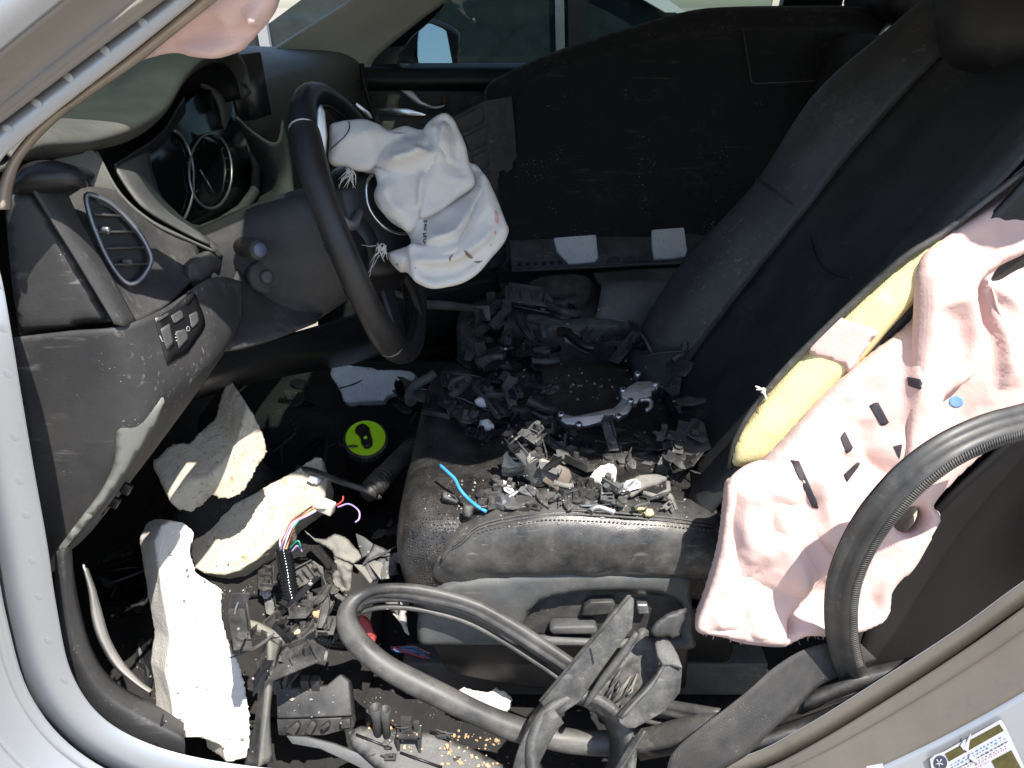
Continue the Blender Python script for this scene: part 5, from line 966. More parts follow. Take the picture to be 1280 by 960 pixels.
# the cup ring
rc_ = PG.at(*FG([(478, 985)])[0]); ra = Vector((.1, -.74, .66)).normalized(); a1 = Vector((1, 0, 0)); a1 = (a1 - ra * a1.dot(ra)).normalized(); a2 = ra.cross(a1)
a2 = a2 if a2.z > 0 else -a2
rr = .054; rings = []
for rad, hgt in ((rr - .012, -.045), (rr - .006, -.010), (rr - .003, .004), (rr, .007), (rr + .004, .006), (rr + .006, 0), (rr + .006, -.03)):
    rings.append([rc_ + (a1 * math.cos(t) + a2 * math.sin(t) * 1.05) * rad + ra * hgt for t in [math.radians(-40 + 260 * i / 40) for i in range(41)]])
v, f = grid(rings); o = mk('cup_ring', v, f, M['dusty'], fr); solid(o, .002, 0)
patch('left_leg', [[PG.at(*p) + PG.n * h for p, h in zip(FG([(160, 1060), (200, 930), (280, 790), (340, 760)]), (.004, .006, .006, .004))], [PG.at(*p) + PG.n * h for p, h in zip(FG([(200, 1080), (250, 960), (330, 830), (380, 800)]), (.010, .012, .012, .008))], [PG.at(*p) + PG.n * h for p, h in zip(FG([(240, 1090), (290, 990), (345, 880), (390, 830)]), (.0, .002, .002, .002))]], M['dusty'], fr, thick=.003)
patch('right_leg', [[PG.at(*p) + PG.n * .002 for p in FG([(640, 1060), (700, 960), (760, 880)])], [PG.at(*p) + PG.n * .008 for p in FG([(665, 1060), (730, 960), (785, 870)])]], M['dusty'], fr, thick=.003)
# ------------------------------------------------------------------ other traced fragments near the sill
def FH(l): return zc(l, 300, 760, 4.0)
vt = thing('split_trim', 'upright trim strip with one side coloured as lit and one dark side beside the tall foam block', 'broken trim', pt(325, 950, y=.04))
tt_ = [FH([(104, 110), (102, 250), (88, 450), (60, 640), (15, 795)]), FH([(130, 125), (130, 260), (115, 450), (98, 640), (85, 800)]), FH([(150, 130), (152, 260), (140, 450), (120, 620), (100, 790)]), FH([(215, 165), (185, 262), (165, 400), (152, 560), (165, 770)])]
patch('dark_side', [[pt(*p, y=.075 - .05 * i / 4) for i, p in enumerate(tt_[0])], [pt(*p, y=.068 - .05 * i / 4) for i, p in enumerate(tt_[1])]], M['black'], vt, nu=5, thick=.002)
patch('lit_side', [[pt(*p, y=.066 - .05 * i / 4) for i, p in enumerate(tt_[1])], [pt(*p, y=.062 - .05 * i / 4) for i, p in enumerate(tt_[2])], [pt(*p, y=.075 - .05 * i / 4) for i, p in enumerate(tt_[3])]], M['greyshard'], vt, nu=5, nv=3, thick=.002)  # same strip; the light falling on this side is painted as paler colour
ar = patch('curved_trim', [[pt(*p, y=.10) for p in FH([(-10, 55), (100, 85), (240, 158), (350, 208), (442, 224)])], [pt(*p, y=.092) for p in FH([(-8, 85), (95, 105), (230, 180), (340, 225), (438, 250)])], [pt(*p, y=.11) for p in FH([(-5, 112), (90, 120), (222, 196), (332, 246), (430, 278)])]], M['greyshard'], nu=5, nv=3, thick=.003, bump=.001, bscale=60)
tag(ar, 'curved grey trim strip snapped at its end near the black conduit', 'broken trim')
bxm = thing('module_box', 'black ribbed plastic module box under the looped door seal', 'plastic box', pt(395, 930, y=.08))
PB = Plane(pt(390, 880, y=.085), (.05, -.72, .70))
slab('housing', FH([(180, 402), (310, 395), (432, 388), (470, 355), (500, 330), (545, 366), (560, 540), (370, 548), (185, 552)]), PB, .03, M['black'], bxm, bev=.002)
slab('ledge', FH([(182, 555), (560, 545), (572, 600), (420, 640), (190, 640)]), Plane(pt(390, 905, y=.075), (.05, -.9, .4)), .02, M['black'], bxm, bev=.002)
for q in ([(225, 620), (285, 570), (300, 590), (270, 640)], [(320, 620), (360, 565), (382, 585), (350, 638)], [(400, 600), (440, 570), (450, 590), (415, 615)], [(500, 560), (550, 555), (552, 600), (505, 605)], [(430, 410), (520, 380), (540, 420), (545, 520), (440, 525)]): slab('rib', FH(q), Plane(pt(390, 905, y=.066 if q[0][1] > 450 else .08), (.05, -.85, .5)), .01, M['black'] , bxm, bev=.001)
for a in (190, 240, 330, 380): 
    p = pt(*FH([(a, 385)])[0], y=.10); box('post', p, .010, .010, .022, M['black'], bxm, bev=.001)
sp = thing('sill_plate', 'speckled black sill plate with clip towers under the door seal', 'trim', pt(560, 940, y=.03))
PS = Plane(pt(560, 940, y=.035), (.12, -.55, .83))
relief('plate', FH([(545, 620), (600, 590), (760, 600), (960, 620), (1120, 680), (1290, 770), (1400, 830), (1400, 960), (900, 960), (700, 820), (560, 700)]), PS, .004, M['dusty'], sp, s=.006, edge=.004, smooth_out=False, nz=((60, .002),))
slab('plate_edge', FH([(230, 640), (330, 645), (470, 680), (640, 745), (830, 860), (760, 880), (560, 780), (400, 705), (260, 680)]), Plane(pt(430, 935, y=.03), (.05, -.75, .66)), .008, M['charcoal'], sp, bev=.001)
for a, b in (((580, 635), (760, 705)), ((950, 620), (1050, 665)), ((800, 725), (1010, 800))):
    p, q = [PS.at(*x) + PS.n * .0045 for x in FH([a, b])]; tube('slot', [p, q], .0016, M['blackclean'], sp, n=5)
for (x0, y0), (x1, y1), r0 in (((690, 640), (687, 495), .006), ((735, 650), (742, 518), .0055)):
    p = PS.at(*FH([(x0, y0)])[0]); q = p + Vector((0, .004, .042)); rgs = []
    for r_, t_ in ((r0 * .8, 0), (r0 * .7, .5), (r0 * 1.15, 1.0)): rgs.append([p.lerp(q, t_) + Vector((math.cos(a), math.sin(a), 0)) * r_ for a in [i * math.pi / 7 for i in range(14)]])
    v, f = grid(rgs, True); o = mk('screw_tower', v, f, M['black'], sp); solid(o, .0012, 0)
ct = PS.at(*FH([(850, 690)])[0])
g_ = [box_geo(ct + Vector((0, 0, .022)), .026, .016, .003), box_geo(ct + Vector((-.012, 0, .010)), .003, .016, .026), box_geo(ct + Vector((.012, 0, .010)), .003, .016, .026), box_geo(ct + Vector((-.002, 0, .034)), .012, .006, .022), box_geo(ct + Vector((0, .006, .012)), .022, .002, .024), box_geo(ct + Vector((.009, .002, .030)), .006, .004, .014)]
v, f = join_geo(*g_); mk('clip_tower', v, f, M['black'], sp, smooth=False)
# metal and plastic between the harness and the seat
def FI(l): return zc(l, 380, 660, 4.0)
def single(name, px, plane, th, m, label, cat, group=None, **kw):
    o = relief(name, px, plane, th, m, **kw) if kw.pop('rel', False) else slab(name, px, plane, th, m, **kw); return tag(o, label, cat, group)
def scrap(name, px, p0, n, th, m, label, cat, group=None, nz_=((60, .004), (150, .002)), s=.0035, jag=.0006, edge=None):
    P = Plane(p0, n); o = relief(name, px, P, th, m, s=s, edge=edge or th * 1.2, nz=nz_, jag=jag, smooth_out=False); return tag(o, label, cat, group)
scrap('torn_flap', FI([(0, 10), (50, 50), (110, 55), (150, 25), (210, 45), (270, 110), (292, 150), (250, 182), (150, 150), (140, 112), (60, 70)]), pt(420, 685, z=.20), (.1, -.6, .8), .002, M['greyshard'], 'pale grey torn plastic flap beside the ivory connector', 'broken trim')
scrap('crumpled_scrap', FI([(150, 145), (245, 185), (238, 250), (230, 315), (192, 322), (150, 290), (135, 240), (160, 200)]), pt(428, 722, z=.17), (-.2, -.85, .45), .003, M['greyshard'], 'crumpled grey scrap hanging below the torn grey flap', 'broken trim', nz_=((50, .010), (150, .004)))
mp_ = thing('hinge_plate', 'dark metal plate with a round hole in front of the seat bolster', 'bracket', pt(478, 715, z=.15))
relief('plate', FI([(290, 182), (320, 130), (352, 80), (400, 100), (462, 142), (470, 232), (400, 250), (342, 272), (312, 242)]), Plane(pt(476, 702, z=.20), (.15, -.72, .68)), .003, M['charcoal'], mp_, s=.0035, edge=.002, smooth_out=False, holes=[[(385 / 4 + 380 + 7 * math.cos(t), 170 / 4 + 660 + 7 * math.sin(t)) for t in [i * math.pi / 5 for i in range(10)]]])
slab('arm', FI([(245, 180), (300, 185), (345, 265), (330, 280), (290, 230)]), Plane(pt(460, 715, z=.195), (.15, -.72, .68)), .004, M['greyshard'], mp_)
slab('shank', FI([(255, 25), (300, 45), (345, 80), (325, 130), (290, 150), (270, 90)]), Plane(pt(455, 685, z=.195), (-.2, -.72, .68)), .004, M['charcoal'], mp_)
v, f = tube_geo([Plane(pt(476, 702, z=.20), (.15, -.72, .68)).at(385 / 4 + 380, 170 / 4 + 660) - Vector((0, -.008, .01)), Plane(pt(476, 702, z=.20), (.15, -.72, .68)).at(385 / 4 + 380, 170 / 4 + 660)], .007, n=14); mk('rivet', v, f, M['charcoal'], mp_)
scrap('pale_spike', FI([(480, 368), (522, 375), (510, 440), (527, 540), (505, 520), (478, 470), (440, 425), (475, 440)]), pt(505, 775, z=.16), (.2, -.8, .5), .0015, M['whitetrim'], 'sharp pale plastic spike inside the door seal loop', 'broken trim', nz_=())
scrap('grey_triangle', FI([(395, 360), (478, 355), (480, 470), (440, 420)]), pt(490, 765, z=.165), (.1, -.7, .7), .002, M['charcoal'], 'dark grey triangular plate inside the door seal loop', 'broken trim', nz_=())
scrap('red_reflector', FI([(248, 482), (256, 446), (272, 430), (296, 428), (332, 465), (362, 540), (360, 600), (335, 585), (318, 592), (268, 578)]), pt(456, 790, z=.16), (.35, -.75, .55), .004, M['red'], 'cracked red reflector shard inside the door seal loop', 'reflector', nz_=((90, .003),))
wb = thing('wire_bundle', 'thin bundle of red, blue and pale wires under the seat valance', 'wiring', pt(520, 820, z=.02))
for i in range(9): tube('wire', [pt(490 + rw.uniform(-2, 4), 811 + rw.uniform(-3, 3), z=.06), pt(515, 812 + rw.uniform(-4, 6), z=.065), pt(535, 818 + rw.uniform(-4, 8), z=.06), pt(552 + rw.uniform(-6, 4), 822 + rw.uniform(-4, 8), z=.05)], .0014, M[('wirered', 'wirepurple', 'blue', 'ink', 'wirewhite', 'ink')[i % 6]], wb, sm=3, n=5)
o = rough_block('foam_lump', FI([(740, 842), (800, 800), (870, 815), (905, 825), (955, 790), (1030, 850), (1022, 892), (980, 932), (930, 910), (880, 890), (800, 862)]), Plane(pt(600, 875, z=.05), (0, -.6, .8)), (0, .02, -.03), M['wfoam'], voxel=.0035, amp=.012, tscale=.02)
tag(o, 'small sunlit foam lump under the seat valance, inside the door seal', 'foam lump')
scrap('pale_chip', FI([(360, 670), (420, 660), (480, 690), (470, 725), (430, 730)]), pt(485, 832, z=.05), (0, -.5, .85), .003, M['wfoamclean'], 'flat white chip beside the wire bundle', 'foam lump', nz_=())
# ------------------------------------------------------------------ things on the seat
def FJ(l): return zc(l, 680, 540, 6.4)
def FK(l): return zc(l, 620, 480, 4.267)
def FL(l): return zc(l, 500, 560, 6.4)
o = rough_block('foam_chunk', FJ([(355, 372), (380, 330), (405, 298), (460, 257), (520, 245), (562, 245), (588, 290), (578, 380), (530, 416), (450, 402)]), Plane(pt(753, 590, z=.335), (.1, -.75, .65)), (0, .012, -.03), M['wfoam'], voxel=.0025, amp=.002, tscale=.02)
tag(o, 'small pale speckled foam chunk on the sunlit edge of the seat', 'foam chunk', 'foam chunks on the seat')
o = rough_block('foam_chunk', FK([(28, 415), (45, 370), (85, 330), (150, 318), (205, 313), (252, 360), (240, 400), (190, 425), (130, 440), (60, 446), (30, 436)]), Plane(pt(652, 568, z=.345), (0, -.6, .8)), (0, .02, -.03), M['dfoam'], voxel=.0025, amp=.008, tscale=.012)
tag(o, 'crumbly tan foam chunk on the seat beside the brown plate', 'foam chunk', 'foam chunks on the seat')
M['brown'] = mat('brown_plastic', (.10, .075, .06), .4, dust=.4, dcol=(.3, .25, .2), dscale=30, bump=.1)
bp_ = thing('brown_plate', 'bent brown plastic plate among debris on the seat edge', 'broken trim', pt(690, 605, z=.31))
slab('face', FK([(225, 402), (250, 395), (330, 425), (392, 455), (405, 490), (372, 580), (345, 578), (250, 520)]), Plane(pt(690, 595, z=.352), (.15, -.80, .55)), .003, M['brown'], bp_, bev=.0008)
slab('side', FK([(150, 440), (215, 400), (226, 402), (250, 520), (222, 545), (150, 500)]), Plane(pt(664, 590, z=.350), (-.55, -.70, .45)), .003, M['dusty'], bp_, bev=.0008)
gb = thing('grey_bracket', 'dusty grey bracket with an open loop end on the sunlit seat edge', 'bracket', pt(790, 620, z=.32))
GB = Plane(pt(790, 610, z=.345), (0, -.55, .83))
relief('plate', FJ([(490, 466), (620, 402), (760, 346), (900, 334), (985, 360), (985, 392), (900, 432), (790, 462), (740, 500), (700, 526), (640, 500), (560, 512)]), GB, .004, M['greyshard'], gb, s=.003, edge=.003, smooth_out=False, nz=((90, .003),))
tube('loop_end', [GB.at(*p) + Vector((0, -.002, -.003)) for p in FJ([(790, 462), (850, 478), (905, 492), (960, 462), (995, 440), (988, 375)])], .0032, M['greyshard'], gb, n=7)
slab('skirt', FJ([(792, 465), (905, 495), (905, 520), (850, 528), (760, 510)]), Plane(pt(820, 617, z=.325), (0, -.95, .3)), .003, M['dusty'], gb)
rd = thing('round_bar_piece', 'dusty rounded bar with a collar lying along the seat seam', 'broken trim', pt(745, 630, z=.31))
RB = [pt(*FJ([p])[0], z=.33) for p in ((200, 640), (300, 600), (420, 575), (520, 545), (600, 520))]
tube('bar', RB, [.006, .008, .009, .009, .006], M['dusty'], rd, sm=4, n=10); c0 = RB[1].lerp(RB[2], .3); dd = (RB[2] - RB[1]).normalized()
v, f = tube_geo([c0 - dd * .008, c0 - dd * .006, c0 + dd * .006, c0 + dd * .008], [.009, .0125, .0125, .009], n=14); mk('collar', v, f, M['black'], rd)
scrap('grey_fin', FJ([(975, 485), (1010, 480), (1045, 530), (1085, 640), (1080, 690), (1055, 702), (1020, 682), (985, 590)]), pt(841, 632, z=.33), (.35, -.8, .5), .002, M['greyshard'], 'thin grey fin standing at the rear end of the seat debris', 'broken trim')
for q, lb in ((FJ([(722, 600), (760, 588), (815, 598), (800, 622), (740, 628)]), 'flat amber chip beside the rounder one on the bolster seam'), (FJ([(800, 640), (830, 610), (870, 620), (880, 655), (860, 680), (815, 678)]), 'rounder amber chip on the bolster seam')):
    scrap('amber_chip', q, pt(810, 641, z=.335), (0, -.7, .7), .004, M['yfoam'], lb, 'chip', 'amber chips on the seat', nz_=((200, .002),), s=.002)
kf = thing('key_fob', 'small black key fob on the perforated seat front', 'key fob', pt(565, 622, z=.31))
KF = Plane(pt(565, 621, z=.325), (.3, -.55, .8)); slab('case', FL([(340, 352), (372, 342), (460, 382), (492, 418), (452, 442), (345, 402)]), KF, .012, M['black'], kf, bev=.002); slab('button', FL([(375, 362), (440, 388), (455, 412), (395, 392)]), Plane(KF.p0 + KF.n * .001, KF.n), .003, M['gloss'], kf, bev=.0006)
scrap('grey_tab', FL([(508, 440), (592, 462), (575, 548), (545, 560), (500, 540)]), pt(585, 638, z=.325), (.1, -.8, .6), .004, M['dusty'], 'small grey tab standing beside the blue wire end', 'broken trim', nz_=(), s=.0025)
# steel latch bracket lying on the seat
def FM(l): return zc(l, 600, 330, 4.267)
lb_ = thing('latch_bracket', 'grey metal latch bracket with bolts lying on the driver seat', 'bracket', pt(765, 510, z=.30))
LB = Plane(pt(765, 505, z=.348), (.0, -.55, .84))
slab('rail', FM([(420, 800), (440, 795), (500, 810), (600, 790), (715, 765), (745, 735), (760, 700), (800, 720), (815, 760), (790, 800), (640, 845), (560, 865), (460, 855), (425, 830)]), LB, .010, M['steel'], lb_, bev=.002)
slab('rail_face', FM([(462, 832), (560, 812), (700, 782), (705, 806), (560, 862), (465, 858)]), Plane(LB.p0 + Vector((0, -.002, .001)), (0, -.85, .5)), .004, M['satin'], lb_, bev=.001)
slab('latch_head', FM([(750, 680), (800, 645), (840, 625), (920, 620), (922, 640), (955, 645), (950, 668), (920, 672), (918, 706), (850, 720), (840, 745), (800, 740), (755, 710)]), Plane(LB.p0 + LB.n * .006, LB.n), .014, M['steel'], lb_, bev=.002)
tube('hook', [LB.at(*p) + LB.n * .004 for p in FM([(850, 735), (890, 730), (910, 745), (905, 775), (880, 790)])], .0035, M['steel'], lb_, sm=3, n=8)
for p in ((838, 600), (430, 815), (525, 868), (735, 825), (800, 742), (760, 685)):
    c = LB.at(*FM([p])[0]) + LB.n * .002; v, f = tube_geo([c - LB.n * .006, c + LB.n * .006, c + LB.n * .008], [.0052, .0052, .0035], n=12); b_ = mk('bolt', v, f, M['satin'], lb_); v, f = tube_geo([c + LB.n * .0075, c + LB.n * .0086], [.002, .002], n=8); mk('bolt_socket', v, f, M['blackclean'], b_)
v, f = cyl_geo(LB.at(*FM([(915, 655)])[0]) + LB.n * .004, LB.at(*FM([(955, 652)])[0]) + LB.n * .004, .004); mk('pin', v, f, M['satin'], lb_)
g_ = []
for i in range(5): g_.append(tube_geo([LB.at(*FM([(852 + i * 14, 690)])[0]) + LB.n * .0068, LB.at(*FM([(852 + i * 14 + (4 if i % 2 else -3), 702)])[0]) + LB.n * .0068], .0007, n=4))
v, f = join_geo(*g_); mk('stamped_mark', v, f, M['paper'], lb_)
scrap('broken_buckle', FM([(410, 283), (455, 283), (460, 270), (482, 268), (484, 325), (470, 350), (440, 360), (425, 400), (405, 395)]), pt(704, 410, z=.34), (0, -.8, .6), .003, M['greyshard'], 'small pale slotted clip standing beside the console', 'clip', nz_=(), s=.0025)
scrap('grey_leaf', FM([(440, 375), (480, 350), (560, 362), (580, 400), (600, 470), (570, 480), (500, 440), (450, 420)]), pt(722, 425, z=.335), (.2, -.75, .6), .002, M['greyshard'], 'bent grey plastic leaf below the slotted clip', 'broken trim')
single('dark_ledge', zc([(500, 720), (560, 700), (760, 735), (830, 765), (905, 800), (840, 800), (740, 795), (540, 765), (530, 745)], 380, 330, 4.571), Plane(pt(530, 490, z=.28), (.05, -.6, .8)), .006, M['charcoal'], 'long dark strip touching the flat foam slab', 'broken trim', bev=.002)
single('dark_fin', zc([(530, 640), (570, 645), (640, 690), (720, 720), (600, 715)], 380, 330, 4.571), Plane(pt(515, 482, z=.30), (.05, -.6, .8)), .004, M['black'], 'black fin overlapping the flat foam slab', 'broken trim', bev=.001)
single('grey_tongue', zc([(970, 735), (1060, 640), (1120, 590), (1180, 625), (1170, 650), (1060, 720)], 380, 330, 4.571), Plane(pt(615, 475, z=.32), (-.1, -.6, .8)), .004, M['charcoal'], 'flat grey plastic tongue on the shaded part of the seat', 'broken trim', bev=.001)
# ------------------------------------------------------------------ scattered small fragments: each lies on whatever is beneath it
def land(px, py, hide=()):
    dg = bpy.context.evaluated_depsgraph_get()
    h = SC.ray_cast(dg, CAM, ray(px, py).normalized())
    return (h[1], h[2]) if h[0] else (None, None)
def frag_geo(kind, L, r):
    if kind in ('plate', 'scrap'):
        n = r.randint(6, 9); asp = r.uniform(.3, .7); cv = r.uniform(-1, 1) / L * .35; cw = r.uniform(-1, 1) / L * .5; t = .0016; ph = r.random() * 9
        rim_ = [(math.cos(2 * math.pi * i / n) * L / 2 * q, math.sin(2 * math.pi * i / n) * L / 2 * asp * q) for i, q in [(i, r.uniform(.55, 1.12)) for i in range(n)]]
        pts = rim_ + [(a * .5, b * .5) for a, b in rim_] + [(0, 0)]
        h = [cv * x * x + cw * y * y + L * .05 * noise.noise(Vector((x / L * 4, y / L * 4, ph))) for x, y in pts]
        m = len(pts); v = [Vector((x, y, h[i] + t)) for i, (x, y) in enumerate(pts)] + [Vector((x, y, h[i])) for i, (x, y) in enumerate(pts)]
        f = []
        for i in range(n):
            k = (i + 1) % n; f += [(i, k, n + k, n + i), (n + i, n + k, 2 * n), (m + k, m + i, m + n + i, m + n + k), (m + n + k, m + n + i, m + 2 * n), (k, i, m + i, m + k)]
        return v, f
    if kind == 'ribbed':
        w_ = L * r.uniform(.35, .55); g = [box_geo((0, 0, .001), L, w_, .002), box_geo((0, w_ / 2, .005), L * r.uniform(.7, 1), .002, .010)]
        nr = r.randint(3, 5); g += [box_geo((L * (-.4 + .8 * i / (nr - 1)), 0, .004), .0018, w_ * r.uniform(.6, .96), .007) for i in range(nr)]
        p_ = L * .3; g += [tube_geo([Vector((p_, 0, 0)), Vector((p_, 0, .014))], [.005, .004], n=8), tube_geo([Vector((-p_, w_ * .2, 0)), Vector((-p_, w_ * .2, .010))], [.004, .0035], n=8)]
        g.append(([Vector((L / 2, -w_ / 2, 0)), Vector((L * .62, -w_ * .1, .001)), Vector((L * .54, w_ * .2, .001)), Vector((L / 2, w_ / 2, 0)), Vector((L / 2, -w_ / 2, .002)), Vector((L * .62, -w_ * .1, .003)), Vector((L * .54, w_ * .2, .003)), Vector((L / 2, w_ / 2, .002))], [(3, 2, 1, 0), (4, 5, 6, 7), (0, 1, 5, 4), (1, 2, 6, 5), (2, 3, 7, 6)]))
        return join_geo(*g)
    if kind == 'elbow':
        a_ = r.uniform(.8, 1.6); p = [Vector((L * .4 * math.sin(a_ * t), L * .4 * (1 - math.cos(a_ * t)), L * .1)) for t in (0, .25, .5, .75, 1)]; p = [Vector((-L * .4, 0, L * .1)), Vector((-L * .2, 0, L * .1))] + p
        return join_geo(tube_geo(p, L * .10, n=12), tube_geo([p[0], p[0].lerp(p[1], .3)], L * .125, n=12), tube_geo([p[-1].lerp(p[-2], .4), p[-1]], L * .12, n=12))
    if kind == 'angle':
        w_ = L * .3; g = [box_geo((0, 0, .0012), L, w_, .0024), box_geo((-L / 2 + .0012, 0, L * .18), .0024, w_, L * .36), box_geo((-L * .2, w_ / 2 - .001, L * .08), L * .6, .002, L * .15), tube_geo([Vector((L * .25, 0, 0)), Vector((L * .25, 0, .006))], [.006, .006], n=10)]
        return join_geo(*g)
    if kind == 'channel':
        w_ = L * r.uniform(.07, .13); b_ = r.uniform(-.5, .5); p = [Vector((L * (t - .5), L * b_ * (t - .5) ** 2, L * .25 * b_ * (t - .5) ** 2)) for t in (0, .25, .5, .75, 1)]
        pr = [(-1, 0), (-1, 1.2), (-.8, 1.2), (-.8, .2), (.8, .2), (.8, .9), (1, .9), (1, 0)]
        return tube_geo(p, [w_ * q for q in (.7, 1, 1, 1, r.uniform(.3, 1))], prof=pr, up=(0, 0, 1))
    if kind == 'clip':
        g = [box_geo((0, 0, L * .1), L * .6, L * .34, L * .2), box_geo((L * .1, 0, L * .3), L * .16, L * .16, L * .34), tube_geo([Vector((-L * .2, 0, L * .15)), Vector((-L * .55, L * .1, L * .2))], [L * .09, L * .05], n=6)]
        return join_geo(*g)
    if kind == 'bar':
        a_ = r.random() * 3; p = [Vector((L * (t - .5), L * .10 * math.sin(t * 3 + a_), L * .06 * math.sin(t * 3 + a_ * 2))) for t in (0, .2, .4, .6, .8, 1)]
        return tube_geo(p, [L * q for q in (.008, .03, .036, .03, .034, .012)], n=7, prof=[(1, .2), (.4, .7), (-.5, .6), (-1, .1), (-.8, -.5), (.9, -.4)])
    if kind == 'chunk':
        bm = bmesh.new(); bmesh.ops.create_icosphere(bm, subdivisions=2, radius=L / 2)
        for v_ in bm.verts: v_.co = Vector((v_.co.x, v_.co.y * .75, v_.co.z * .6)) * (1 + .5 * noise.noise(v_.co * (3.2 / L) + Vector((r.random() * 9, 0, 0)))); v_.co.z += L * .2
        bm.verts.index_update(); o = ([v_.co.copy() for v_ in bm.verts], [tuple(x.index for x in q.verts) for q in bm.faces]); bm.free(); return o
KW = {'plate': 'curled {} sheet scrap', 'scrap': 'torn {} sheet scrap', 'channel': '{} channel strip', 'clip': '{} clip with a peg', 'bar': 'tapering {} splinter', 'ribbed': '{} ribbed panel piece with bosses', 'elbow': 'bent {} duct elbow', 'angle': '{} angle bracket'}
MW = {'black': 'dull black', 'blackclean': 'clean black', 'charcoal': 'charcoal', 'dusty': 'dusty', 'greyshard': 'pale grey', 'steel': 'metallic'}
LAND = [0]
def place(name, px, py, kind, L, m, label, cat, group, r, rz=None, tilt=.5):
    p, n = land(px, py)
    if p is None: return
    if n.z < 0.15: n = Vector((n.x, n.y, .6)).normalized()
    v, f = frag_geo(kind, L, r)
    R = Vector((0, 0, 1)).rotation_difference((n + Vector((r.uniform(-tilt, tilt), r.uniform(-tilt, tilt), 1.2))).normalized()).to_matrix() @ Matrix.Rotation(r.uniform(0, 6.28) if rz is None else rz, 3, 'Z')
    q = [R @ x for x in v]; low = min((x.dot(n) for x in q)); q = [x + p - n * (low + .0015) for x in q]
    o = mk(name, q, f, m, smooth=kind in ('chunk',)); tag(o, label, cat, group)
    return o
r7 = random.Random(21)
def field(n, box_, kinds, sizes, mats, where, cat, group, name, poly=None, batch=6, tilt=.35, seed=1):
    rr_ = random.Random(seed)
    for i in range(n):
        for _ in range(30):
            px = rr_.uniform(box_[0], box_[2]); py = rr_.uniform(box_[1], box_[3])
            if poly is None or in_poly(np.array([[px, py]]), poly)[0]: break
        if i % batch == 0: bpy.context.view_layer.update()
        kd_ = rr_.choice(kinds); mt = rr_.choice(mats)
        L_ = rr_.uniform(*sizes); q_ = (L_ - sizes[0]) / (sizes[1] - sizes[0]); place(name, px, py, kd_, L_, M[mt], ('small ' if q_ < .3 else 'large ' if q_ > .7 else 'middling ') + KW[kd_].format(MW[mt]) + ' ' + where, cat, group, rr_, tilt=tilt)
field(10, (350, 480, 440, 565), ['plate', 'channel', 'bar'], (.04, .09), ['black', 'blackclean'], 'in the dark footwell', 'plastic fragment', 'fragments in the footwell', 'plastic_fragment', seed=2)
field(16, (85, 690, 190, 850), ['plate', 'channel', 'bar', 'scrap'], (.04, .08), ['black', 'charcoal', 'blackclean'], 'behind the curved kick trim', 'plastic fragment', 'fragments behind the kick trim', 'plastic_fragment', poly=[(135, 690), (178, 690), (195, 850), (150, 800)], seed=3, tilt=.9)
field(30, (290, 700, 440, 850), ['plate', 'bar', 'channel', 'ribbed', 'angle'], (.03, .075), ['black', 'dusty', 'charcoal', 'blackclean'], 'around the corrugated conduit', 'plastic fragment', 'fragments by the conduit', 'plastic_fragment', poly=[(295, 745), (345, 700), (420, 720), (412, 830), (300, 850)], seed=13, tilt=.8)
field(16, (470, 640, 530, 720), ['plate', 'bar', 'scrap'], (.02, .05), ['black', 'dusty', 'charcoal', 'greyshard'], 'in front of the seat cushion', 'plastic fragment', 'fragments before the cushion', 'plastic_fragment', poly=[(430, 640), (500, 640), (495, 720), (440, 700)], seed=17, tilt=.8)
field(84, (560, 350, 880, 600), ['plate', 'scrap', 'channel', 'bar', 'ribbed', 'ribbed', 'elbow', 'angle', 'angle'], (.03, .085), ['black', 'black', 'blackclean', 'charcoal'], 'on the shaded seat cushion', 'plastic fragment', 'fragments on the shaded seat', 'plastic_fragment', poly=[(560, 440), (600, 380), (680, 370), (740, 420), (860, 430), (890, 600), (845, 600), (840, 450), (770, 440), (690, 440), (680, 540), (640, 540), (600, 560), (560, 520)], seed=4, tilt=.5)
field(26, (640, 540, 880, 582), ['plate', 'scrap', 'channel', 'ribbed', 'angle', 'elbow'], (.025, .06), ['black', 'blackclean', 'charcoal'], 'behind the grey bracket on the seat', 'plastic fragment', 'fragments behind the grey bracket', 'plastic_fragment', seed=24, tilt=.5)
field(30, (600, 420, 705, 560), ['plate', 'channel', 'ribbed', 'angle', 'elbow', 'scrap'], (.02, .06), ['black', 'blackclean', 'charcoal', 'dusty'], 'beside the metal latch bracket', 'plastic fragment', 'fragments beside the latch bracket', 'plastic_fragment', seed=31, tilt=.5)
field(34, (640, 535, 870, 595), ['plate', 'channel', 'ribbed', 'angle', 'scrap', 'bar'], (.02, .05), ['black', 'blackclean', 'charcoal', 'dusty', 'black'], 'in front of the metal latch bracket', 'plastic fragment', 'fragments before the latch bracket', 'plastic_fragment', seed=33, tilt=.5)
field(54, (590, 590, 850, 655), ['scrap', 'clip', 'bar', 'channel', 'ribbed', 'angle', 'elbow'], (.012, .036), ['dusty', 'greyshard', 'black', 'black', 'charcoal', 'steel'], 'on the sunlit seat edge', 'fragment', 'fragments on the sunlit seat edge', 'small_fragment', poly=[(585, 612), (640, 595), (760, 605), (850, 615), (855, 642), (760, 640), (660, 643), (600, 638)], seed=5, tilt=.6)
field(14, (490, 440, 620, 540), ['bar', 'ribbed', 'channel', 'angle', 'elbow'], (.03, .08), ['black', 'charcoal', 'blackclean'], 'between the footwell and the console', 'plastic fragment', 'splinters by the console', 'plastic_fragment', seed=6, tilt=.5)
field(10, (450, 885, 620, 950), ['clip', 'scrap', 'bar'], (.01, .025), ['black', 'dusty'], 'on the speckled sill plate', 'fragment', 'fragments on the sill plate', 'small_fragment', seed=8)
bpy.context.view_layer.update()
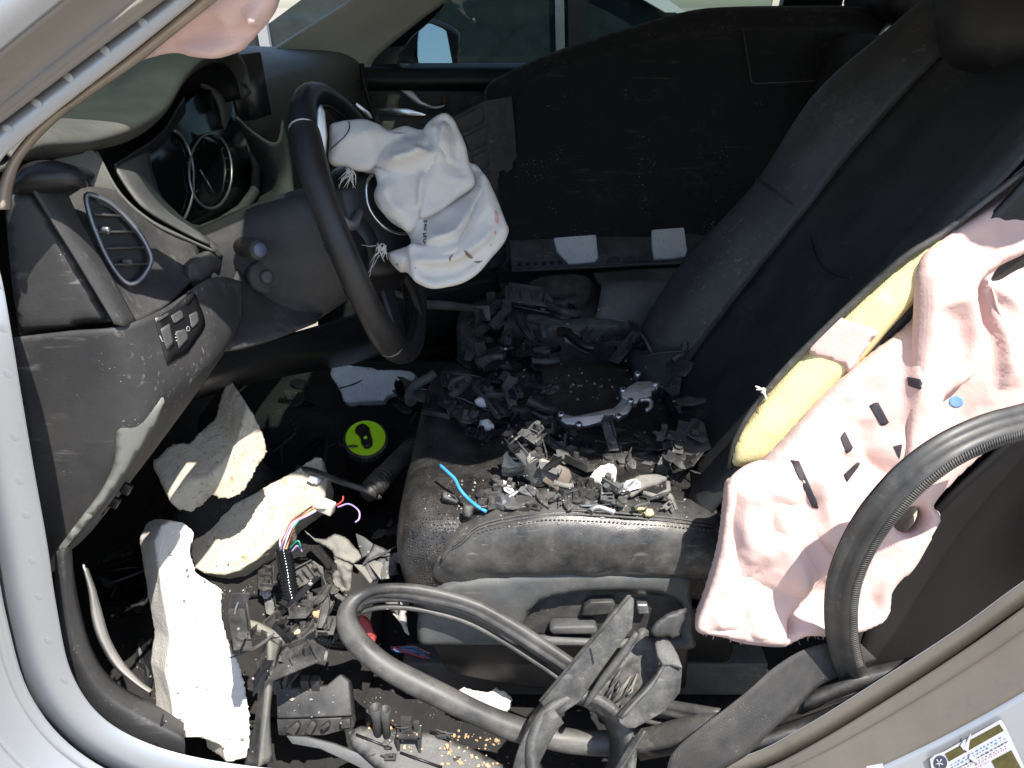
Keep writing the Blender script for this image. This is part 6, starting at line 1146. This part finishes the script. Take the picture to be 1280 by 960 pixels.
for (a, b, L, lb) in ((607, 538, .03, 'grey white foam lump beside the shaded tongue'), (600, 505, .022, 'small white foam lump below the shaded tongue'), (394, 603, .02, 'pale foam lump behind the black cable'), (334, 744, .02, 'white lump hidden among dark floor fragments'), (395, 770, .014, 'tan lump beside the corrugated conduit'), (372, 791, .008, 'yellow bead beside the corrugated conduit')):
    place('foam_lump', a, b, 'chunk', L, M['yfoam'] if 'yellow' in lb else M['chips'] if 'tan' in lb else M['gfoam'], lb, 'foam lump', 'loose foam lumps', r7)
# ------------------------------------------------------------------ crumbs (uncountable)
def crumbs(name, n, poly, sz, m, label, seed):
    bpy.context.view_layer.update(); rr_ = random.Random(seed); V, F = [], []; B = np.array(poly); lo, hi = B.min(0), B.max(0); dg = bpy.context.evaluated_depsgraph_get()
    while n > 0:
        a, b = rr_.uniform(lo[0], hi[0]), rr_.uniform(lo[1], hi[1]); n -= 1
        if not in_poly(np.array([[a, b]]), poly)[0]: continue
        if noise.noise(Vector((a * .025, b * .03, seed))) < -.15 + rr_.uniform(-.3, .3): continue
        h = SC.ray_cast(dg, CAM, ray(a, b).normalized())
        if not h[0] or h[2].z < .25: continue
        s_ = rr_.uniform(*sz) * rr_.choice((.5, .7, 1, 1, 1.4)); c = h[1] + h[2] * s_ * .3; o0 = len(V)
        ax = Matrix.Rotation(rr_.uniform(0, 6.3), 3, 'Z') @ Matrix.Rotation(rr_.uniform(0, 6.3), 3, 'X')
        for q in ((1, 0, 0), (-1, 0, 0), (0, 1, 0), (0, -1, 0), (0, 0, .7), (0, 0, -.7)): V.append(c + ax @ Vector(q) * s_ * rr_.uniform(.6, 1.1))
        F += [tuple(o0 + i for i in t) for t in ((0, 2, 4), (2, 1, 4), (1, 3, 4), (3, 0, 4), (2, 0, 5), (1, 2, 5), (3, 1, 5), (0, 3, 5))]
    if V: tag(mk(name, V, F, m, smooth=False), label, 'crumbs', kind='stuff')
crumbs('pale_crumbs', 500, [(620, 400), (720, 360), (800, 420), (860, 520), (850, 600), (700, 560), (600, 560)], (.0012, .0030), M['glasscrumb'], 'pale crumbs strewn over the shaded seat cushion', 1)
crumbs('seat_crumbs', 450, [(520, 610), (640, 590), (860, 610), (865, 660), (700, 655), (600, 660), (540, 680)], (.0010, .0026), M['glasscrumb'], 'gritty crumbs along the sunlit seat edge', 2)
crumbs('tan_crumbs', 260, [(440, 900), (480, 900), (560, 905), (640, 930), (640, 958), (540, 958)], (.0015, .0036), M['chips'], 'tan crumbs scattered on the sill plate', 3)
crumbs('tan_grains', 90, [(700, 640), (800, 630), (860, 640), (862, 662), (740, 652)], (.0010, .0024), M['chips'], 'tan grains on the bolster seam', 4)
crumbs('floor_grit', 260, [(110, 700), (480, 640), (520, 720), (520, 900), (330, 955), (200, 920)], (.0012, .003), M['glasscrumb'], 'grit scattered over the floor fragments', 5)
# ------------------------------------------------------------------ tyre label on the rear pillar
bpy.context.view_layer.update(); dg = bpy.context.evaluated_depsgraph_get()
def FT(l): return zc(l, 1080, 840, 6.4)
lab = thing('tyre_label', 'white tyre information sticker with gold bars on the rear pillar', 'sticker', pt(1220, 940, y=-.05))
hs = []
for p in FT([(700, 700), (1100, 420), (1150, 760)]):
    h = SC.ray_cast(dg, CAM, ray(*p).normalized()); hs.append(h[1])
nl = (hs[1] - hs[0]).cross(hs[2] - hs[0]).normalized(); nl = nl if nl.dot(CAM - hs[0]) > 0 else -nl
PT = Plane(hs[0] + nl * .004, nl)
slab('paper', FT([(528, 700), (560, 672), (640, 640), (850, 520), (1080, 392), (1105, 392), (1130, 430), (1200, 580), (1330, 860), (560, 900)]), PT, .0008, M['paper'], lab, bev=0)
PT2 = Plane(PT.p0 + nl * .0006, nl)
slab('gold_bar', FT([(650, 656), (1085, 420), (1118, 470), (682, 716)]), PT2, .0005, M['olive'], lab, bev=0)
slab('gold_box', FT([(1022, 712), (1180, 628), (1290, 830), (1120, 900)]), PT2, .0005, M['olive'], lab, bev=0)
slab('tyre_icon', [(1080 + (612 + 54 * math.cos(t)) / 6.4, 840 + (728 + 58 * math.sin(t)) / 6.4) for t in [i * math.pi / 10 for i in range(20)]], PT2, .0005, M['ink'], lab, bev=0)
PT3 = Plane(PT.p0 + nl * .0010, nl)
for i in range(5):
    t = i * 2 * math.pi / 5 + .3; c = (1080 + 600 / 6.4, 840 + 728 / 6.4); tube('rim_spoke', [PT3.at(*c), PT3.at(c[0] + 5 * math.cos(t), c[1] + 5.5 * math.sin(t))], .0006, M['paper'], lab, n=4)
rl_ = random.Random(4)
for row, (x0, y0, x1, y1, m) in enumerate(((700, 742, 1130, 505, 'inkblue'), (705, 765, 1140, 527, 'inkblue'), (745, 775, 1150, 555, 'ink'), (790, 775, 1160, 580, 'inkpink'), (900, 740, 1150, 606, 'inkpink'), (860, 790, 1010, 712, 'inkpink'))):
    gs = []; t = 0
    while t < .97:
        w_ = rl_.uniform(.02, .07); a = (x0 + (x1 - x0) * t, y0 + (y1 - y0) * t); b = (x0 + (x1 - x0) * min(1, t + w_), y0 + (y1 - y0) * min(1, t + w_))
        gs.append(tube_geo([PT2.at(*FT([a])[0]), PT2.at(*FT([b])[0])], rl_.choice((.0005, .0008)), n=4)); t += w_ + rl_.uniform(.015, .05)
    v, f = join_geo(*gs); mk('print_row', v, f, M[m], lab)
for q in ([(800, 620), (820, 560), (850, 500), (860, 490), (845, 560), (835, 640)], [(850, 650), (900, 690), (925, 740), (880, 720), (840, 690)], [(770, 590), (800, 540), (815, 560), (800, 630)]): slab('scuff', FT(q), Plane(PT.p0 + nl * .0014, nl), .0003, M['paper'], lab, bev=0)
o = slab('small_sticker', FT([(20, 758), (150, 735), (165, 800), (20, 820)]), PT, .0008, M['paper'], bev=0); tag(o, 'small blank white sticker beside the tyre label', 'sticker')
